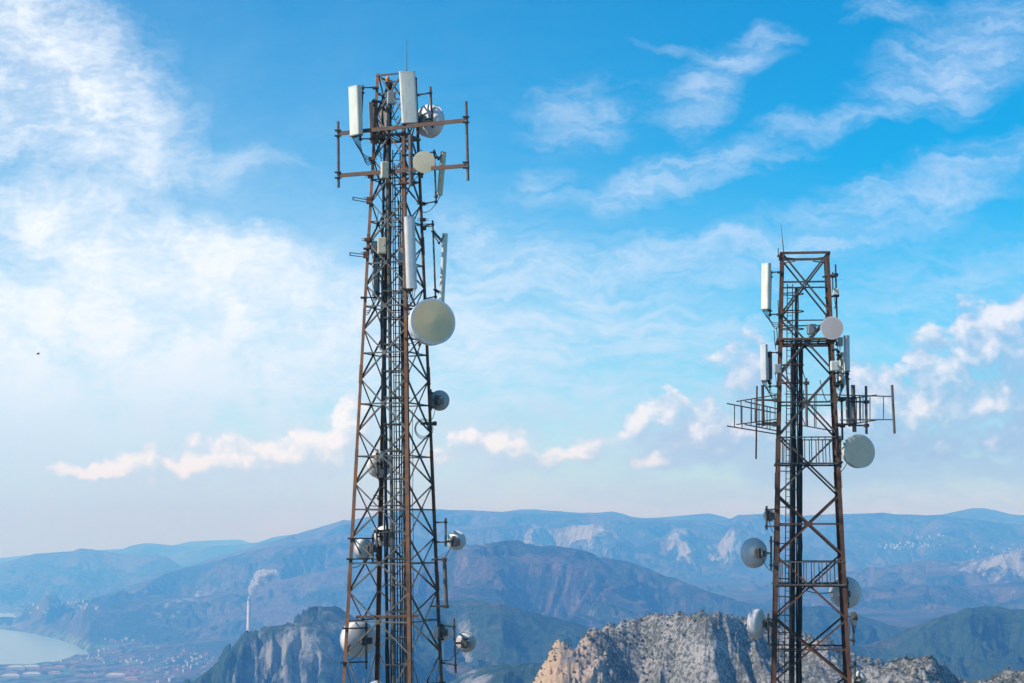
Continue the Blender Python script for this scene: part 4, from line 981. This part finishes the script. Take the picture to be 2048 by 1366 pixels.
def house_mesh(name, w_, d, h, roof, wall, roofm, floors=1):
    m = MB(); X, Y = Vector((1, 0, 0)), Vector((0, 1, 0)); hw, hd = w_ / 2, d / 2
    m.add([(-hw, -hd, -8), (hw, -hd, -8), (hw, hd, -8), (-hw, hd, -8), (-hw, -hd, h), (hw, -hd, h), (hw, hd, h), (-hw, hd, h)], [(3, 2, 1, 0), (0, 1, 5, 4), (1, 2, 6, 5), (2, 3, 7, 6), (3, 0, 4, 7), (4, 5, 6, 7)])
    nw = len(m.f); e = .6
    if roof == 'gable': m.add([(-hw - e, -hd - e, h + .02), (hw + e, -hd - e, h + .02), (hw + e, hd + e, h + .02), (-hw - e, hd + e, h + .02), (-hw * .6, 0, h + d * .28), (hw * .6, 0, h + d * .28)], [(3, 2, 1, 0), (0, 1, 5, 4), (1, 2, 5), (2, 3, 4, 5), (3, 0, 4)])
    else: m.add([(-hw - e, -hd - e, h + .02), (hw + e, -hd - e, h + .02), (hw + e, hd + e, h + .02), (-hw - e, hd + e, h + .02), (-hw - e, -hd - e, h + .6), (hw + e, -hd - e, h + .6), (hw + e, hd + e, h + .6), (-hw - e, hd + e, h + .6)], [(3, 2, 1, 0), (0, 1, 5, 4), (1, 2, 6, 5), (2, 3, 7, 6), (3, 0, 4, 7), (4, 5, 6, 7)])
    nr = len(m.f)
    for fl in range(floors):
        for i in range(int(w_ // 3.2)):
            x = -hw + 1.8 + i * 3.2; z = 1 + fl * 3
            if z + 1.4 < h: m.add([(x, -hd - .03, z), (x + 1.2, -hd - .03, z), (x + 1.2, -hd - .03, z + 1.4), (x, -hd - .03, z + 1.4)], [(0, 1, 2, 3)])
    me = bpy.data.meshes.new(name); me.from_pydata([tuple(v) for v in m.v], [], m.f); me.update()
    for q in (wall, roofm, M_shut): me.materials.append(q)
    me.polygons.foreach_set('material_index', [0 if i < nw else 1 if i < nr else 2 for i in range(len(m.f))]); return me
H = [house_mesh('house', 13, 10, 6.5, 'gable', M_wallw, M_tile, 2), house_mesh('house', 11, 11, 7, 'flat', M_wallw, M_slab, 2), house_mesh('house', 16, 10, 6, 'gable', M_wallc, M_tile, 2), house_mesh('house', 20, 12, 12, 'flat', M_wallw, M_slab, 4)]
WH = [house_mesh('warehouse', 90, 34, 9, 'gable', M_wallw, M_slab, 0), house_mesh('warehouse', 60, 26, 8, 'gable', M_wallc, M_tile, 0)]
AP = house_mesh('apartment_block', 42, 14, 15, 'flat', M_wallw, M_slab, 5)
rnd = random.Random(21)
def place(me, name, p, rz, label, cat, group, sc=1.0):
    o = bpy.data.objects.new(name, me); COL.objects.link(o); o.location = p; o.rotation_euler = (0, 0, rz); o.scale = (sc, sc, sc); return tag(o, label, cat, group)
def scatter(n, poly, label, group, meshes, sc=(1, 1), y0=3000, y1=24000):
    """houses strewn over a patch of land; poly: list of (px, py, spread x, spread y, weight) centres"""
    k = 0; tries = 0; ws = [p[4] for p in poly]
    while k < n and tries < n * 6:
        tries += 1; c = rnd.choices(poly, ws)[0]
        p = ray_hit(c[0] + rnd.gauss(0, c[2]), c[1] + rnd.gauss(0, c[3]), y0, y1, 500)
        if p is None: continue
        place(rnd.choice(meshes), 'house', p, rnd.choice((0, .4, -.5, 1.2, .15)) + rnd.uniform(-.15, .15), label, 'house', group, rnd.uniform(*sc)); k += 1
scatter(140, [(250, 1312, 60, 10, 3), (330, 1325, 70, 12, 3), (190, 1322, 40, 6, 2), (400, 1318, 30, 8, 1.5), (300, 1345, 60, 8, 1), (250, 1280, 18, 3, .6), (420, 1345, 40, 8, .8)],
        "small pale house scattered in the town on the flat land by the bay", "houses of the town by the bay", [H[0], H[1], H[2], H[0], H[3]], (.65, 1.1), 7000, 13000)
scatter(40, [(120, 1212, 28, 5, 3), (150, 1205, 14, 4, 2), (80, 1222, 14, 3, 1)], "pale house in the terraced settlement on the slope above the bay", "houses of the settlement above the bay", [H[1], H[3]], (.8, 1.2), 9000, 16000)
scatter(55, [(1800, 1094, 22, 2.5, 3), (1835, 1093, 22, 3, 3), (1780, 1098, 18, 3, 1), (1850, 1074, 20, 3, .6)], "white house in the hillside village right of the shorter mast, below the skyline", "houses of the hillside village on the right", [H[1], H[0], H[3]], (.8, 1.2), 8000, 17000)
scatter(22, [(1990, 1105, 30, 6, 2), (1960, 1110, 18, 4, 1), (2025, 1100, 14, 4, 1)], "white house scattered on the pale slope at the right edge of the photo", "houses on the pale slope at the right edge", [H[1], H[0]], (.8, 1.2), 8000, 17000)
k = 0
for (px, py, i, rz) in ((32, 1338, 0, .1), (62, 1337, 0, .1), (22, 1356, 0, .05), (64, 1352, 0, .1), (110, 1348, 1, .1), (232, 1354, 0, 0), (120, 1337, 1, .2), (262, 1360, 1, .1)):
    p = ray_hit(px, py, 7000, 12000)
    if p: place(WH[i], 'warehouse', p, rz, "long pale warehouse on the flat shore in the lower left corner", 'warehouse', "warehouses on the flat shore")
for (px, py, rz) in ((383, 1330, .5), (392, 1326, .5), (401, 1322, .5), (411, 1318, .5), (390, 1336, .5), (402, 1331, .5)):
    p = ray_hit(px, py, 7000, 12000)
    if p: place(AP, 'apartment_block', p, rz, "pale apartment block in the slanting rows below the tall chimney, left of the rocky hill", 'apartment block', "apartment blocks in slanting rows")

# ---- the power station chimney and its smoke
pc = pt(497, 1290, 9300); zt = pt(497, 1199, 9300).z
gz = float(height(np.array([pc.x / pc.y]), np.array([pc.y]))[0][0]) - 3
e = empty('chimney', (pc.x, pc.y, gz), "very tall slender pinkish-grey factory chimney smoking left of the taller mast", 'chimney')
M_chim = flat_mat("pinkish_concrete", (.80, .62, .58)); M_chd = flat_mat("sooty_concrete", (.30, .26, .26)); hgt = zt - gz
MB().lathe([(13, 0), (12, hgt * .2), (10.5, hgt * .5), (9, hgt * .8), (8.2, hgt * .965)], e.location, UP, 28).build('shaft', M_chim, e)
MB().lathe([(8.3, hgt * .965), (8.6, hgt * .97), (8.3, hgt * .995), (7.8, hgt)], e.location, UP, 28).build('crown_band', M_chd, e)
for f in (.5, .75, .93): 
    r0 = 10.5 - 2.3 * (f - .5) / .465
    MB().lathe([(r0, hgt * f), (r0 + 1.5, hgt * f + .2), (r0 + 1.5, hgt * f + 1.4), (r0, hgt * f + 1.6)], e.location, UP, 28).build('gallery', M_chd, e)
m_sm = bpy.data.materials.new("white_steam"); m_sm.use_nodes = True; t = NT(m_sm.node_tree); m_sm.node_tree.nodes.clear()
pv = t.node('ShaderNodeVolumePrincipled'); pv.inputs['Color'].default_value = (.97, .97, .98, 1)
P = t.node('ShaderNodeNewGeometry').outputs['Position']
t.l.new(t.rng(t.noise(P, .045, 4, .6), .44, .62, 0.0, .26), pv.inputs['Density'])
o_ = t.node('ShaderNodeOutputMaterial'); t.l.new(pv.outputs[0], o_.inputs['Volume'])
ctrl = [(497, 1197, 5), (499, 1189, 7), (502, 1180, 12), (507, 1171, 17), (514, 1163, 21), (522, 1156, 25), (531, 1151, 24), (540, 1149, 20), (548, 1147, 16), (554, 1143, 8)]
pts = [pt(a, b, 9300 + (a - 497) * .6) for a, b, r in ctrl]
m = MB(); m.tube(pts, [c[2] * 1.35 for c in ctrl], 20)
for i, v in enumerate(m.v):
    q = perlin(np.array([v.x / 18.0]), np.array([v.z / 18.0 + v.y / 40]))[0]; c = min(pts, key=lambda p_: (p_ - v).length); m.v[i] = v + (v - c) * q * .9
tag(m.build('smoke', m_sm), "white smoke plume drifting up to the right from the tall chimney", 'smoke')

# ---- a bird
def bird():
    c = pt(76.5, 707.5, 160); k = 160 / F; m = MB()
    f = lambda dx, dy, dz=0: c + Vector((dx * k, dz, -dy * k))
    m.tube([f(-3.6, .2), f(-2.6, 0), f(-1.2, -.1), f(.6, 0), f(2.0, .5), f(3.0, .9)], [.01, .045, .065, .06, .03, .012], 10)
    def wing(sx, tip, mid):
        a0, a1 = f(-1.2, -.3), f(1.0, -.1); b0, b1 = f(*mid), f(mid[0] + 1.5, mid[1] + .3); t0 = f(*tip)
        th = Vector((0, .006, .006))
        m.add([a0, a1, b1, t0, b0, a0 + th, a1 + th, b1 + th, t0 + th, b0 + th], [(4, 3, 2, 1, 0), (5, 6, 7, 8, 9), (0, 1, 6, 5), (1, 2, 7, 6), (2, 3, 8, 7), (3, 4, 9, 8), (4, 0, 5, 9)])
    wing(-1, (-4.8, 2.6, .16), (-3.0, 1.0, .1)); wing(1, (3.2, -2.8, -.18), (1.2, -1.6, -.1))
    tag(m.build('bird', M_cable), "tiny dark bird flying alone in the pale sky far left of the masts", 'bird')
bird()

# ---- shrubs on the limestone hill: countless, one mass
def shrubs(n=20000):
    rs = np.random.RandomState(5); t_ = (1 + 5 ** .5) / 2
    iv = np.array([(-1, t_, 0), (1, t_, 0), (-1, -t_, 0), (1, -t_, 0), (0, -1, t_), (0, 1, t_), (0, -1, -t_), (0, 1, -t_), (t_, 0, -1), (t_, 0, 1), (-t_, 0, -1), (-t_, 0, 1)]) / 1.9
    ifc = np.array([(0, 11, 5), (0, 5, 1), (0, 1, 7), (0, 7, 10), (0, 10, 11), (1, 5, 9), (5, 11, 4), (11, 10, 2), (10, 7, 6), (7, 1, 8), (3, 9, 4), (3, 4, 2), (3, 2, 6), (3, 6, 8), (3, 8, 9), (4, 9, 5), (2, 4, 11), (6, 2, 10), (8, 6, 7), (9, 8, 1)])
    X = rs.uniform(Xpx(1050), Xpx(2140), n * 6); y = rs.uniform(820, 1720, n * 6); x = X * y
    den = fbm(x, y, 70, 3, seed=2) + .5 * fbm(x, y, 18, 2, seed=9)
    cz = np.interp(X, LAYERS[0]['c'][0], LAYERS[0]['c'][2]); back = y > cz - 25
    steepz = sstep(Xpx(1270), Xpx(1150), X) * 1.0
    keep = (rs.rand(len(X)) < np.clip(.22 + den * 1.9 - steepz, 0, 1)) | (back & (rs.rand(len(X)) < .75)) | ((X > Xpx(1820)) & (y < 1150) & (rs.rand(len(X)) < .7)); X, y = X[keep][:n], y[keep][:n]
    h, _ = h_near(X, y); n = len(X)
    s = rs.uniform(.45, 1.25, n) * np.where(rs.rand(n) < .12, 1.6, 1.0) * np.where(y < 1180, .72, 1.0)
    v = iv[None] * (1 + rs.uniform(-.38, .38, (n, 12, 1))) * s[:, None, None] * np.array([1.15, 1.15, .85])
    v = v + np.stack([X * y, y, h + s * .25], -1)[:, None]
    f = ifc[None] + (np.arange(n) * 12)[:, None, None]
    m, t, b = principled("shrub_leaves", Roughness=.9); P = t.node('ShaderNodeNewGeometry').outputs['Position']
    t.l.new(t.mix(t.rng(t.noise(P, .35, 3, .7), .35, .65), (.055, .066, .038), (.13, .13, .08)), b.inputs['Base Color'])
    bp = t.node('ShaderNodeBump'); bp.inputs['Strength'].default_value = 1; bp.inputs['Distance'].default_value = .5; t.l.new(t.noise(P, 2.5, 3, .7), bp.inputs['Height']); t.l.new(bp.outputs[0], b.inputs['Normal'])
    tag(mesh_obj('shrubs', v.reshape(-1, 3), f.reshape(-1, 3), m, smooth=False), "dark green shrubs strewn over the rocky limestone hill", 'shrubs', kind='stuff')
shrubs()
